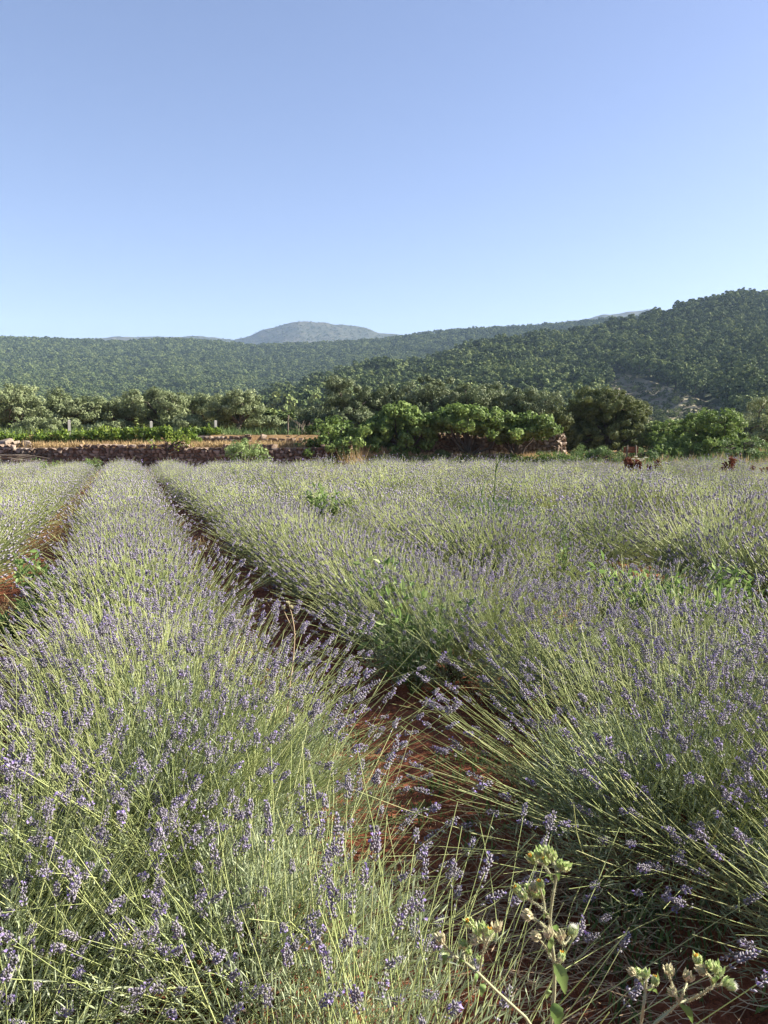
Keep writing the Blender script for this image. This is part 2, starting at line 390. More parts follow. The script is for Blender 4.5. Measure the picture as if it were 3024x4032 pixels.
# keep only what the frame (with a margin) can see
P = np.concatenate([PL, PR]); S = np.concatenate([SL, SR])
px, py, d = project_np(P)
near_right = np.concatenate([np.zeros(len(PL), bool), np.ones(len(PR), bool)])
sil = np.interp(px, [0, 400, 1000, 1150, 1250, 1400, 2100, 2200, 2260, 2390, 2540, 2600, 2700, 2900, 3024], [1500, 1520, 1560, 1560, 1470, 1450, 1480, 1570, 1560, 1500, 1560, 1610, 1580, 1540, 1500])
cand = near_right & (px > 20) & (px < 3000) & (py < sil)
# drop those low on the slope hidden behind others is not needed: rank by apparent size
order = np.argsort(-(S / d) * cand)[:300]
one = np.zeros(len(P), bool); one[order] = True
pine_src = {}
rng = np.random.default_rng(17)
for i in order:
    o = empty('pine_tree', P[i], rng.random() * 6.28, (S[i] * rng.uniform(.85, 1.15), S[i] * rng.uniform(.85, 1.15), S[i]))
    cm, tm = PINES[rng.integers(6)]; c = mesh_obj('crown', cm, o); mesh_obj('trunk', tm, o); pine_src.setdefault(cm.name, c)
    q_ = px[i]; lo_ = py[i] > 1440
    lab = ('pine on the low left end of the right hill, behind the dark olives' if q_ < 1600 else 'pine on the slope above the middle and right figs' if q_ < 2150 else
           'pine on the slope behind the big juniper, left of the terraced clearing' if q_ < 2480 else 'pine right of or above the terraced clearing on the right hill')
    tag(o, lab, 'tree', 'pines on the lower right hillside')

def scatter_gn(name, pts, scl, idx, sources, seed, tilt=0.0):
    """ONE object that draws many copies of a few meshes (geometry instances)"""
    rng = np.random.default_rng(seed); n = len(pts)
    me = bpy.data.meshes.new(name); me.vertices.add(n); me.vertices.foreach_set('co', np.asarray(pts, np.float32).ravel())
    a = me.attributes.new('rot', 'FLOAT_VECTOR', 'POINT')
    rot = np.stack([rng.normal(size=n) * tilt, rng.normal(size=n) * tilt, rng.random(n) * 6.283], 1); a.data.foreach_set('vector', rot.astype(np.float32).ravel())
    a = me.attributes.new('scl', 'FLOAT_VECTOR', 'POINT'); a.data.foreach_set('vector', np.asarray(scl, np.float32).ravel())
    a = me.attributes.new('idx', 'INT', 'POINT'); a.data.foreach_set('value', np.asarray(idx, np.int32))
    o = mesh_obj(name, me)
    ng = bpy.data.node_groups.new(name, 'GeometryNodeTree')
    ng.interface.new_socket('Geometry', in_out='INPUT', socket_type='NodeSocketGeometry')
    ng.interface.new_socket('Geometry', in_out='OUTPUT', socket_type='NodeSocketGeometry')
    N, Lk = ng.nodes, ng.links
    gi, go = N.new('NodeGroupInput'), N.new('NodeGroupOutput')
    iop = N.new('GeometryNodeInstanceOnPoints'); jn = N.new('GeometryNodeJoinGeometry')
    for s in sources:
        oi = N.new('GeometryNodeObjectInfo'); oi.inputs['Object'].default_value = s; oi.inputs['As Instance'].default_value = False
        gt = N.new('GeometryNodeGeometryToInstance'); Lk.new(oi.outputs['Geometry'], gt.inputs[0]); Lk.new(gt.outputs[0], jn.inputs[0])
    Lk.new(gi.outputs[0], iop.inputs['Points']); Lk.new(jn.outputs[0], iop.inputs['Instance'])
    iop.inputs['Pick Instance'].default_value = True
    def na(nm, t):
        x = N.new('GeometryNodeInputNamedAttribute'); x.data_type = t; x.inputs['Name'].default_value = nm; return x.outputs['Attribute']
    er = N.new('FunctionNodeEulerToRotation'); Lk.new(na('rot', 'FLOAT_VECTOR'), er.inputs[0])
    Lk.new(er.outputs[0], iop.inputs['Rotation']); Lk.new(na('scl', 'FLOAT_VECTOR'), iop.inputs['Scale']); Lk.new(na('idx', 'INT'), iop.inputs['Instance Index'])
    Lk.new(iop.outputs[0], go.inputs[0])
    md = o.modifiers.new('scatter', 'NODES'); md.node_group = ng
    return o
rest = ~one
n = rest.sum(); rr = np.random.default_rng(3)
scl = S[rest][:, None] * np.stack([rr.uniform(.85, 1.25, n), rr.uniform(.85, 1.25, n), rr.uniform(.85, 1.1, n)], 1)
o = scatter_gn('pine_forest', P[rest], scl, rr.integers(0, 6, n), list(pine_src.values()), 4)
tag(o, 'dense dark pine wood covering the hills behind the field', 'forest', kind='stuff')

rr = np.random.default_rng(33); n = 12000
ppx = rr.uniform(-200, 3200, n); tt = rr.uniform(.3, 1.0, n) ** .8; pp = HP.pos(ppx, tt)
kk = fbm(pp[:, 0] * .004, pp[:, 1] * .004, 5) > -.06
o = scatter_gn('far_scrub', pp[kk], rr.uniform(2.5, 5.5, (kk.sum(), 1)) * [[1.5, 1.5, .6]], rr.integers(0, 6, kk.sum()), list(pine_src.values()), 34)
tag(o, 'sparse dark scrub dotting the bare far hilltop', 'scrub', kind='stuff')
rr = np.random.default_rng(35); n = 1500; sy = 56 + rr.random(n) ** 1.5 * 150; sx = rr.uniform(-.56, .56, n) * sy
o = scatter_gn('scrub_belt', np.stack([sx, sy, terr_z(sx, sy)], 1), rr.uniform(1.2, 2.6, (n, 1)) * [[1.4, 1.4, .8]], rr.integers(0, 6, n), list(pine_src.values()), 36)
tag(o, 'dark scrub filling the ground between the tree belt and the hills', 'scrub', kind='stuff')
# terraced clearing: a skin of dry ground laid on the slope, shrubs and low terrace walls
def hill_at_pixel(H, px, py):
    """t on hill H that projects to photo row py in column px"""
    ts = np.linspace(0, 1, 200); Pp = H.pos(np.full(200, float(px)), ts); _, yy, _ = project_np(Pp)
    j = int(np.argmin(np.abs(yy - py))); return Pp[j], ts[j]
g = G(); cx = np.linspace(2372, 2858, 60); rows_ = []
for c in cx:
    top = float(np.interp(c, [2360, 2420, 2480, 2560, 2640, 2720, 2790, 2850], [1545, 1472, 1482, 1505, 1535, 1565, 1590, 1620]))
    _, t1 = hill_at_pixel(HR, c, top); ts = np.linspace(.02, t1, 30); rows_.append(HR.pos(np.full(30, c), ts) + [0, 0, .35])
V = np.array(rows_); i = (np.arange(59)[:, None] * 30 + np.arange(29)[None]).ravel()
g.add(V.reshape(-1, 3), np.concatenate([np.stack([i, i + 30, i + 31], 1), np.stack([i, i + 31, i + 1], 1)]))
struct('hillside_clearing', g.mesh('hillside_clearing', M['clearing'], True))
rr = np.random.default_rng(8); pts_ = []
for line in range(26):
    tl = .06 + line * .034
    for c in np.arange(2375, 2858, 10.0):
        c2 = c + rr.uniform(-5, 5); q = HR.pos(np.array([c2]), np.array([tl + .012 * math.sin(c * .02 + line) + rr.normal() * .006]))
        qx, qy, _ = project_np(q)
        if in_clearing(qx, qy - 6)[0] and rr.random() < .72: pts_.append(q[0])
PC = np.array(pts_); SC_ = rr.uniform(1.2, 2.7, len(PC))
o = scatter_gn('hillside_scrub', PC + [0, 0, .2], SC_[:, None] * np.array([[1.25, 1.25, .8]]), rr.integers(0, 6, len(PC)), list(pine_src.values()), 9)
tag(o, 'low grey green scrub dotting the terraced clearing on the right hill', 'scrub', kind='stuff')
for k, (pa, pb, yy) in enumerate([(2400, 2500, 1523), (2415, 2510, 1533), (2425, 2530, 1545), (2430, 2560, 1560), (2500, 2640, 1578), (2520, 2600, 1598)]):
    g = G(); xs = np.linspace(pa, pb, 9)
    top = [hill_at_pixel(HR, x, yy + 3 * math.sin(x * .05))[0] for x in xs]
    for a, b in zip(top[:-1], top[1:]):
        q = []
        for p in (a, b):
            q += [p + [0, -.3, -.8], p + [0, -.3, .8], p + [0, .5, .85], p + [0, .5, -.8]]
        q = np.array(q); fs = []
        for s in range(4):
            s2 = (s + 1) % 4; fs += [(s, s2, s2 + 4), (s, s2 + 4, s + 4)]
        g.add(q, fs, .8)
    tag(mesh_obj('terrace_wall', g.mesh('terrace_wall', M['palestone'])), 'pale low terrace wall stepping across the clearing on the right hill', 'wall', 'terrace walls of the hillside clearing')

# ------------------------------------------------------------------ trees and shrubs
def crown(g, blobs, ncl, per, cr, L, W, rng, up=.3, shell=(.62, 1.0), tintb=.4, mat=0, flat=.75):
    bl = np.array(blobs, float); w = (bl[:, 3] * bl[:, 4] + bl[:, 4] * bl[:, 5] + bl[:, 3] * bl[:, 5]); w /= w.sum()
    cs = []
    for i in range(ncl):
        b = bl[rng.choice(len(bl), p=w)]
        dv = nrm(rng.normal(size=3)); r = rng.uniform(*shell)
        if rng.random() < .12: r = rng.uniform(1.0, 1.14)
        c = b[:3] + dv * b[3:] * r
        cs.append((c, b[:3]))
        n = max(4, int(per * rng.uniform(.7, 1.3)))
        q = cr * rng.uniform(.65, 1.25); w_ = nrm(rng.normal(size=(n, 3)))
        Pp = c + w_ * q * rng.uniform(.55, 1.1, (n, 1)) * [1, 1, flat]
        Nn = w_ * 1.0 + nrm(Pp - b[:3]) * .7 + rng.normal(size=(n, 3)) * .3
        D = nrm(np.cross(Nn, rng.normal(size=(n, 3))) + [0, 0, up])
        Pp = Pp - D * L * .5
        tb = tintb + rng.normal() * .12
        leaves(g, Pp, D, Nn, L * rng.uniform(.7, 1.3, n), W * rng.uniform(.7, 1.3, n), np.clip(tb + rng.normal(size=n) * .16, 0, 1), mat)
    return cs
def bend(a, b, rng, k=6, amp=.12):
    a, b = np.array(a, float), np.array(b, float); t = np.linspace(0, 1, k)[:, None]
    ln = np.linalg.norm(b - a); off = rng.normal(size=3) * amp * ln; off2 = rng.normal(size=(k, 3)) * amp * ln * .15
    off2[0] = 0; off2[-1] = 0
    return a + (b - a) * t + off * np.sin(np.pi * t) + off2
def limbs(g, base, fork, blobs, clumps, r0, rng, nthin=25, S=7):
    P = bend(base, fork, rng, 6, .06); tubes(g, [P], [np.linspace(r0 * 1.35, r0 * .9, 6)], S, .4)
    for b in blobs:
        P = bend(fork, b[:3], rng, 7, .12); tubes(g, [P], [np.linspace(r0 * .62, r0 * .2, 7)], 5, .4)
    if clumps:
        for j in rng.choice(len(clumps), min(nthin, len(clumps)), replace=False):
            c, bc = clumps[j]; P = bend(bc, c, rng, 5, .12); tubes(g, [P], [np.linspace(r0 * .2, r0 * .05, 5)], 4, .4)
def tree(name, loc, label, cat, blobs, leafmat, seed, ncl, per, cr, L, W, r0, fork=(0, 0, .8), group=None, nthin=25, base2=None, **kw):
    rng = np.random.default_rng(seed)
    root = tag(empty(name, loc), label, cat, group)
    gc = G(); cl = crown(gc, blobs, ncl, per, cr, L, W, rng, **kw)
    tag(mesh_obj('crown', gc.mesh('crown', M[leafmat]), root), kind='stuff')
    gt = G(); limbs(gt, (0, 0, -.2), fork, blobs, cl, r0, rng, nthin)
    if base2: limbs(gt, base2[0], base2[1], blobs[::2], None, r0 * .75, rng)
    mesh_obj('trunk', gt.mesh('trunk', M['bark'], True), root)
    return root
def mpp(Y): return Y / F_PX
def tree_px(name, px, Y, ztop_px, width_px, label, seed, kind, z=None, cat='tree', group=None, squash=1.0, low=.25, nb=7, rzf=.3):
    """a tree whose crown fills the given photo width and top row at distance Y"""
    b = at(px, 1742, Y); zb = tz(b.x, Y) if z is None else z
    H = at(px, ztop_px, Y).z - zb; W = width_px * mpp(Y)
    rng = np.random.default_rng(seed + 500)
    blobs = []
    for i in range(nb):
        a = i * 2.4 + rng.random(); rr = W * .5 * (.25 + .42 * rng.random()) if i else 0
        rx = W * rng.uniform(.2, .29); rz = min(rx, H * rzf) * rng.uniform(.8, 1.05)
        edge = 1 - (rr / (W * .5)) ** 2
        zc = H * (low + (.9 - low) * rng.random() ** .7 * (.55 + .45 * edge)) if i else H - rz * 1.02
        zc = min(zc, H - rz)
        blobs.append((rr * math.cos(a), rr * math.sin(a) * squash, zc, rx, rx * squash, rz))
    # side lobes give the crown its full width
    for s in (-1, 1):
        rx = W * .2; blobs.append((s * (W * .5 - rx), 0, H * (rng.uniform(low + .15, .68) if low < .5 else .7), rx, rx, min(rx * .85, H * rzf)))
    if low < .15:
        for i in range(7):
            a = i * .9; rx = W * .2; blobs.append((math.cos(a) * W * .3, math.sin(a) * W * .3 * squash, H * .2, rx, rx * squash, H * .2))
    vol = W * H
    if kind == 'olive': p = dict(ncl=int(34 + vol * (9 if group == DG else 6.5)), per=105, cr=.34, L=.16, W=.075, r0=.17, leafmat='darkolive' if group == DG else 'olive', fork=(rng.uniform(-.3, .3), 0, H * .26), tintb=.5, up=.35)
    elif kind == 'fig': p = dict(ncl=int(30 + vol * 8), per=58, cr=.34, L=.2, W=.17, r0=.13, leafmat='fig', fork=(rng.uniform(-.2, .2), 0, H * .2), tintb=.5, up=.1)
    elif kind == 'juniper': p = dict(ncl=int(110 + vol * 17), per=95, cr=.27, L=.17, W=.07, r0=.18, leafmat='juniper', fork=(0, 0, H * .25), tintb=.45, up=.9)
    elif kind == 'bush': p = dict(ncl=int(50 + vol * 11), per=60, cr=.27, L=.15, W=.11, r0=.08, leafmat='fig', fork=(0, 0, H * .2), tintb=.5, up=.2)
    else: p = dict(ncl=int(30 + vol * 9), per=60, cr=.24, L=.11, W=.06, r0=.08, leafmat='shrub', fork=(0, 0, H * .2), tintb=.45, up=.4)
    if kind == 'pale': p['leafmat'] = 'palebush'
    return tree(name, (b.x, Y, zb), label, cat, blobs, seed=seed, group=group, **p)

DG = 'dark olive trees behind the fig trees'
OG = 'olive trees behind the grapevines'
tree_px('olive_tree', 70, 51, 1515, 400, 'tallest silvery olive tree at the left edge, behind the grapevines', 1, 'olive', group=OG)
tree_px('olive_tree', 300, 52, 1535, 270, 'olive tree behind the first white post from the left', 2, 'olive', group=OG)
tree_px('olive_tree', 505, 53, 1550, 250, 'olive tree just left of the second white post, with pale leaf tips', 3, 'olive', group=OG)
tree_px('olive_tree', 625, 50, 1530, 250, 'rounded olive tree directly behind the second white post', 4, 'olive', group=OG)
tree_px('olive_tree', 790, 53, 1550, 260, 'olive tree left of the third white post, dark under its crown', 5, 'olive', group=OG)
tree_px('olive_tree', 930, 50, 1535, 230, 'leaning olive tree behind the third white post with bare slanting limbs', 6, 'olive', group=OG)
tree_px('olive_shrub', 1050, 52, 1638, 170, 'low grey green olive shrub right of the leaning olive tree', 7, 'olive', low=.15)
tree_px('olive_shrub', 170, 48.5, 1650, 240, 'low olive shrub behind the vines below the tallest left olive', 8, 'olive', low=.15)
tree_px('olive_shrub', 440, 49, 1665, 260, 'low olive shrub filling the gap between first and second white posts', 9, 'olive', low=.15)
tree_px('olive_shrub', 730, 49, 1640, 200, 'low olive shrub between the second and third white posts', 10, 'olive', low=.15)
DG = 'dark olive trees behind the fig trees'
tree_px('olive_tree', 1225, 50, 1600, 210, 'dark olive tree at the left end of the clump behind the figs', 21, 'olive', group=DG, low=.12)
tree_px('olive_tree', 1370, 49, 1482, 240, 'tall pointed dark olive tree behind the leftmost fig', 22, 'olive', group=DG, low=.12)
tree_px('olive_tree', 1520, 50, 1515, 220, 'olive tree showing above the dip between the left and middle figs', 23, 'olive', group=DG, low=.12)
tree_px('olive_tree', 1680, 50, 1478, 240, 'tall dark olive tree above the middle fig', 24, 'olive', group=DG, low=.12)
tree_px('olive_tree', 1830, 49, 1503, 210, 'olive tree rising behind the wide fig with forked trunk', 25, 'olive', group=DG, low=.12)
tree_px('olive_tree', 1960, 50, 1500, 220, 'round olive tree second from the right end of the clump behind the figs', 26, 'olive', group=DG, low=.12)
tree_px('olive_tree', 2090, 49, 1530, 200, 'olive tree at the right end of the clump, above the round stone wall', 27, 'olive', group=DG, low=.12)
FG = 'fig trees along the field edge'
tree_px('fig_tree', 1350, 43.2, 1645, 320, 'leftmost fig tree, leafy down to the ground beside the stone wall', 31, 'fig', z=0.9, group=FG, low=.05, nb=10)
tree_px('fig_tree', 1580, 43.6, 1592, 270, 'middle fig tree with the highest leafy shoots, dark trunk at its foot', 32, 'fig', z=.4, group=FG, low=.2, nb=9)
tree_px('fig_tree', 1840, 43.4, 1598, 330, 'wide fig tree with a bare forked trunk in front of the round stone wall', 33, 'fig', z=0.1, group=FG, low=.64, nb=12, rzf=.2)
tree_px('fig_tree', 2050, 43.4, 1640, 280, 'rightmost fig tree with low limbs reaching over the round stone wall', 34, 'fig', z=.1, group=FG, low=.62, nb=12, rzf=.19)
tree_px('round_bush', 2200, 50, 1612, 130, 'small rounded yellow green bush between the olives and the big juniper', 41, 'juniper', cat='bush', low=.2)
tree_px('juniper_tree', 2390, 51.0, 1530, 340, 'big broad dark juniper tree standing behind the wooden sign', 42, 'juniper', low=.06, nb=11)
tree_px('leafy_bush', 2610, 50, 1650, 230, 'bright topped leafy bush in the gap right of the big juniper', 43, 'bush', cat='bush', low=.1)
tree_px('fig_bush', 2790, 46, 1612, 330, 'large rounded fig bush with sunlit leaves near the right edge', 44, 'bush', cat='bush', low=.06, nb=10)
tree_px('dark_tree', 2985, 50, 1560, 240, 'dark evergreen tree at the right edge behind the rounded fig bush', 45, 'olive', low=.1)
tree_px('low_shrub', 2930, 44.5, 1725, 330, 'low pale shrub spreading along the right edge below the dark tree', 46, 'shrub', cat='shrub', low=.1, squash=.6)
tree_px('low_shrub', 2680, 44.5, 1740, 220, 'low dark shrub under the rounded fig bush', 47, 'bush', cat='shrub', low=.1, squash=.6)
tree_px('low_shrub', 2360, 44.0, 1755, 250, 'low scrubby shrub just left of the wooden sign', 48, 'shrub', cat='shrub', low=.1, squash=.6)
tree_px('low_shrub', 2560, 43.8, 1768, 150, 'small weedy shrub right under the wooden sign', 49, 'shrub', cat='shrub', low=.1, squash=.6)
tree_px('young_shrub', 980, 36.0, 1716, 180, 'light green young shrub in front of the stone wall at the field end', 50, 'pale', z=0, cat='shrub', low=.1)
tree_px('small_shrub', 130, 41.2, 1800, 30, 'tiny dark shrub at the foot of the wall beside the brushwood', 51, 'shrub', z=0, cat='shrub', low=.1, nb=4)
tree_px('round_shrub', 1735, 42.8, 1775, 90, 'dark rounded shrub in the shade under the middle fig', 52, 'juniper', z=.1, cat='shrub', low=.1, nb=4)

# small bare tree in front of the wall
root = tag(empty('young_tree', (at(655, 1742, 40.8).x, 40.8, 0)), 'thin dark young tree with bare crooked twigs before the stone wall', 'tree')
rng = np.random.default_rng(77); g = G(); gc = G()
tubes(g, [bend((0, 0, -.1), (.02, 0, 1.05), rng, 6, .04)], [np.linspace(.075, .055, 6)], 7, .1)
for k in range(11):
    a = rng.uniform(0, 6.28); e = np.array([math.cos(a) * rng.uniform(.5, 1.0), math.sin(a) * .5, rng.uniform(1.35, 1.75)])
    if k < 4: e = np.array([rng.uniform(.5, 1.1), rng.uniform(-.3, .3), rng.uniform(1.4, 1.75)])
    tubes(g, [bend((.02, 0, 1.02), e, rng, 6, .16)], [np.linspace(.04, .012, 6)], 5, .1)
    if k < 8:
        n = 26; Pp = e + rng.normal(size=(n, 3)) * .14; leaves(gc, Pp, rng.normal(size=(n, 3)), rng.normal(size=(n, 3)), .11, .08, rng.uniform(.4, 1, n))
mesh_obj('trunk', g.mesh('trunk', M['bark'], True), root); tag(mesh_obj('crown', gc.mesh('crown', M['vine']), root), kind='stuff')

# grapevines on posts
def vine(px, Y, wpx, top, label, seed):
    rng = np.random.default_rng(seed); b = at(px, 1742, Y); zb = tz(b.x, Y); W = wpx * mpp(Y); H = at(px, top, Y).z - zb
    root = tag(empty('grapevine', (b.x, Y, zb)), label, 'grapevine', 'grapevines trained along the terrace')
    blobs = [(W * (i / 4 - .5) * .9, rng.uniform(-.1, .1), H * rng.uniform(.55, .78), W * .2, .38, H * rng.uniform(.22, .3)) for i in range(5)]
    blobs += [(W * (i / 3 - .5) * .8, 0, H * .35, W * .2, .32, H * .3) for i in range(4)]
    gc = G(); crown(gc, blobs, int(26 * W), 34, .2, .13, .12, rng, up=.1, tintb=.5)
    for i in range(int(5 * W)):   # upright shoots
        s = np.array([rng.uniform(-.5, .5) * W, rng.uniform(-.2, .2), H * .8]); n = 8
        Pp = s + np.linspace(0, rng.uniform(.12, .35), n)[:, None] * np.array([rng.normal() * .4, 0, 1]); leaves(gc, Pp, rng.normal(size=(n, 3)), rng.normal(size=(n, 3)), .13, .12, rng.uniform(.5, 1, n))
    tag(mesh_obj('foliage', gc.mesh('foliage', M['vine']), root), kind='stuff')
    g = G(); tubes(g, [bend((0, 0, -.1), (0, 0, H * .5), rng, 5, .1)], [np.linspace(.05, .035, 5)], 6, .3)
    for s in (-1, 1): tubes(g, [bend((0, 0, H * .5), (s * W * .45, 0, H * .62), rng, 5, .06)], [np.linspace(.03, .012, 5)], 5, .3)
    mesh_obj('stem', g.mesh('stem', M['bark'], True), root)
for px, w, top, lab in [(75, 150, 1712, 'grapevine at the left end of the vine row'), (205, 150, 1702, 'grapevine left of the first white post, low and dark'),
                        (330, 150, 1695, 'grapevine just right of the first white post'), (425, 130, 1682, 'sunlit grapevine midway between first and second white posts'),
                        (520, 130, 1688, 'grapevine left of the second white post, with yellow green shoots'), (620, 140, 1680, 'tall grapevine hiding the foot of the second white post'),
                        (715, 110, 1700, 'grapevine at the right end of the row above the bare young tree')]:
    vine(px, 45.0, w, top, lab, 900 + px)
vine(800, 46.6, 110, 1690, 'small yellowish grapevine left of the third white post', 990)
vine(-20, 44.3, 110, 1690, 'yellow green grapevine cut by the left frame edge', 991)
for px, Y, top, lab in [(275, 45.6, 1655, 'first white concrete post from the left, among grapevines'), (597, 45.6, 1660, 'second white concrete post, mostly hidden by grapevines'), (850, 47.2, 1657, 'third white concrete post, standing clear of the vines')]:
    b = at(px, 1742, Y); zb = tz(b.x, Y); h = at(px, top, Y).z - zb
    g = G(); s = .07
    V = [(-s, -s, -.2), (s, -s, -.2), (s, s, -.2), (-s, s, -.2), (-s, -s, h), (s, -s, h), (s, s, h), (-s, s, h), (0, 0, h + .03)]
    g.add(V, [(0, 1, 5), (0, 5, 4), (1, 2, 6), (1, 6, 5), (2, 3, 7), (2, 7, 6), (3, 0, 4), (3, 4, 7), (4, 5, 8), (5, 6, 8), (6, 7, 8), (7, 4, 8)], .6)
    tag(mesh_obj('concrete_post', g.mesh('concrete_post', M['concrete']), loc=(b.x, Y, zb), rot=.4), lab, 'post', 'posts of the vine trellis')
# wooden stake with dead branches
b = at(1135, 1742, 47.0); zb = tz(b.x, 47.0); rng = np.random.default_rng(5)
root = tag(empty('wooden_stake', (b.x, 47.0, zb)), 'thin weathered wooden stake left of the leftmost fig', 'stake')
g = G(); tubes(g, [bend((0, 0, -.2), (.03, 0, 1.15), rng, 5, .02)], [np.full(5, .045)], 6, .8); mesh_obj('pole', g.mesh('pole', M['wood'], True), root)
g = G(); tubes(g, [bend((.03, 0, 1.1), (.8, 0, .5), rng, 5, .05)], [np.full(5, .012)], 4, .6); mesh_obj('wire', g.mesh('wire', M['wood'], True), root)
g = G()
for k in range(26):
    s = np.array([rng.uniform(.3, 1.6), rng.uniform(-.3, .3), rng.uniform(0, .15)]); e = s + [rng.uniform(-.6, .8), rng.uniform(-.3, .3), rng.uniform(.2, .85)]
    tubes(g, [bend(s, e, rng, 5, .15)], [np.linspace(.028, .008, 5)], 4, rng.uniform(.3, 1))
tag(mesh_obj('dead_branches', g.mesh('dead_branches', M['wood'], True), loc=(b.x + .2, 46.9, zb)), 'tangle of dead grey branches between the stake and the leftmost fig', 'branches', kind='stuff')

# ------------------------------------------------------------------ dry stone walls
def stone_mesh(seed):
    rng = np.random.default_rng(seed); bm = bmesh.new()
    for i in range(15):
        p = nrm(rng.normal(size=3)); p = np.sign(p) * np.abs(p) ** .55; p = p / max(abs(p)) * rng.uniform(.86, 1.0)
        bm.verts.new(p * .5)
    r = bmesh.ops.convex_hull(bm, input=bm.verts)
    bmesh.ops.delete(bm, geom=[x for x in r['geom_interior'] if isinstance(x, bmesh.types.BMVert)], context='VERTS')
    bmesh.ops.triangulate(bm, faces=bm.faces)
    bm.verts.index_update()
    V = np.array([v.co[:] for v in bm.verts]); Fc = np.array([[v.index for v in f.verts] for f in bm.faces]); bm.free()
    return V, Fc
STONES = []
for i in range(10):
    V, Fc = stone_mesh(300 + i); g = G(); g.add(V, Fc, (i * .37) % 1 * .8 + .1); STONES.append((V, Fc, g.mesh('stone', M['stone'])))
def stone_wall(name, label, path, h0, h1, seed, limit=300, size=(.16, .36), hs=(.11, .19), thick=.3, visible=None, cat='wall'):
    """courses of single stones along path [(x, y)], from z h0(s) to h1(s)"""
    rng = np.random.default_rng(seed); path = np.array(path, float)
    seg = np.linalg.norm(np.diff(path, axis=0), axis=1); cum = np.concatenate([[0], np.cumsum(seg)])
    def pt(s):
        x, y = np.interp(s, cum, path[:, 0]), np.interp(s, cum, path[:, 1])
        x2, y2 = np.interp(s + .05, cum, path[:, 0]), np.interp(s + .05, cum, path[:, 1])
        x1, y1 = np.interp(s - .05, cum, path[:, 0]), np.interp(s - .05, cum, path[:, 1])
        return x, y, math.atan2(y2 - y1, x2 - x1)
    items = []
    z = h0
    while z < h1 + .25:
        hh = rng.uniform(*hs); s = rng.uniform(0, .15)
        while s < cum[-1]:
            w = rng.uniform(*size); x, y, a = pt(s + w / 2)
            top = h1 + .16 * (vnoise(np.array([s * .9]), np.array([seed * 1.]), seed)[0] - .5) * 2
            if z < top:
                items.append((x + rng.normal() * .02, y + rng.normal() * .035, z + hh / 2 + rng.normal() * .012, a + rng.normal() * .12, w * 1.06, thick * rng.uniform(.85, 1.25), hh * 1.12))
            s += w
        z += hh * .93
    root = tag(empty(name, (path[0, 0], path[0, 1], h0)), label, cat)
    off = np.array([path[0, 0], path[0, 1], h0])
    # backing rubble closes the joints
    g = G(); q = np.array([pt(s) for s in np.linspace(0, cum[-1], 60)])
    Vb = []
    for x, y, a in q:
        nx, ny = -math.sin(a), math.cos(a)
        Vb += [(x - nx * .02, y - ny * .02, h0 - .3), (x - nx * .02, y - ny * .02, h1 - .08), (x + nx * .35, y + ny * .35, h1 - .08), (x + nx * .35, y + ny * .35, h0 - .3)]
    fb = []
    for k in range(59):
        for j in range(4):
            a, b = k * 4 + j, k * 4 + (j + 1) % 4; fb += [(a, b, b + 4), (a, b + 4, a + 4)]
    g.add(np.array(Vb) - off, fb, .1); mesh_obj('rubble_core', g.mesh('rubble_core', M['stone']), root)
    vis = [visible(i) if visible else 1 for i in items]
    order = sorted(range(len(items)), key=lambda k: (-vis[k], -items[k][4] * items[k][6]))
    gr = G()
    for n_, k in enumerate(order):
        x, y, z, a, w, t, hh = items[k]; j = rng.integers(10)
        if n_ < limit:
            mesh_obj('stone', STONES[j][2], root, (x - off[0], y - off[1], z - off[2]), a, (w, t, hh))
        else:
            V = STONES[j][0] * [w, t, hh]; c, s = math.cos(a), math.sin(a)
            V = np.stack([V[:, 0] * c - V[:, 1] * s + x, V[:, 0] * s + V[:, 1] * c + y, V[:, 2] + z], 1) - off
            gr.add(V, STONES[j][1], (j * .37) % 1 * .8 + .1)
    if gr.n: tag(mesh_obj('stone_fill', gr.mesh('stone_fill', M['stone']), root), kind='stuff')
    return root
X = lambda px, Y: at(px, 1742, Y).x
stone_wall('stone_wall', 'long shaded dry stone wall along the far end of the lavender field',
           [(X(-150, 42), 41.85), (X(400, 42), 41.95), (X(900, 42), 41.85), (X(1380, 42), 41.9)], -.05, 1.27, 41,
           visible=lambda i: 2 if (X(120, 42) < i[0] < X(1260, 42) and i[2] > .25) else 1)
stone_wall('ivy_covered_wall', 'low ivy covered stone wall in the shade under the fig trees', [(X(1370, 42), 41.92), (X(1800, 42), 41.9), (X(2230, 42), 42.0)], -.05, .68, 47, limit=200)
stone_wall('upper_stone_wall', 'low rubble stone wall on the terrace right of the grapevines', [(X(760, 46), 46.15), (X(980, 46), 46.05)], 1.12, 1.8, 43)
stone_wall('broken_stone_wall', 'tumbled rubble wall between the young shrub and the leftmost fig', [(X(1020, 46), 46.2), (X(1120, 46), 46.0), (X(1215, 46), 46.3)], 1.1, 1.68, 44, size=(.28, .55), hs=(.2, .3))
xe = X(2165, 45.6)
arc = [(X(1260, 46), 45.6), (X(1600, 46), 45.4), (X(1900, 46), 45.3)] + [(xe + .9 * math.sin(a), 45.3 + .9 - .9 * math.cos(a)) for a in np.linspace(0, 1.7, 8)] + [(xe + .85, 47.6)]
stone_wall('round_stone_wall', 'sunlit orange dry stone wall with a rounded end behind the fig trees', arc, .35, 1.82, 45, visible=lambda i: 2 if i[0] > X(1690, 46) else 1)
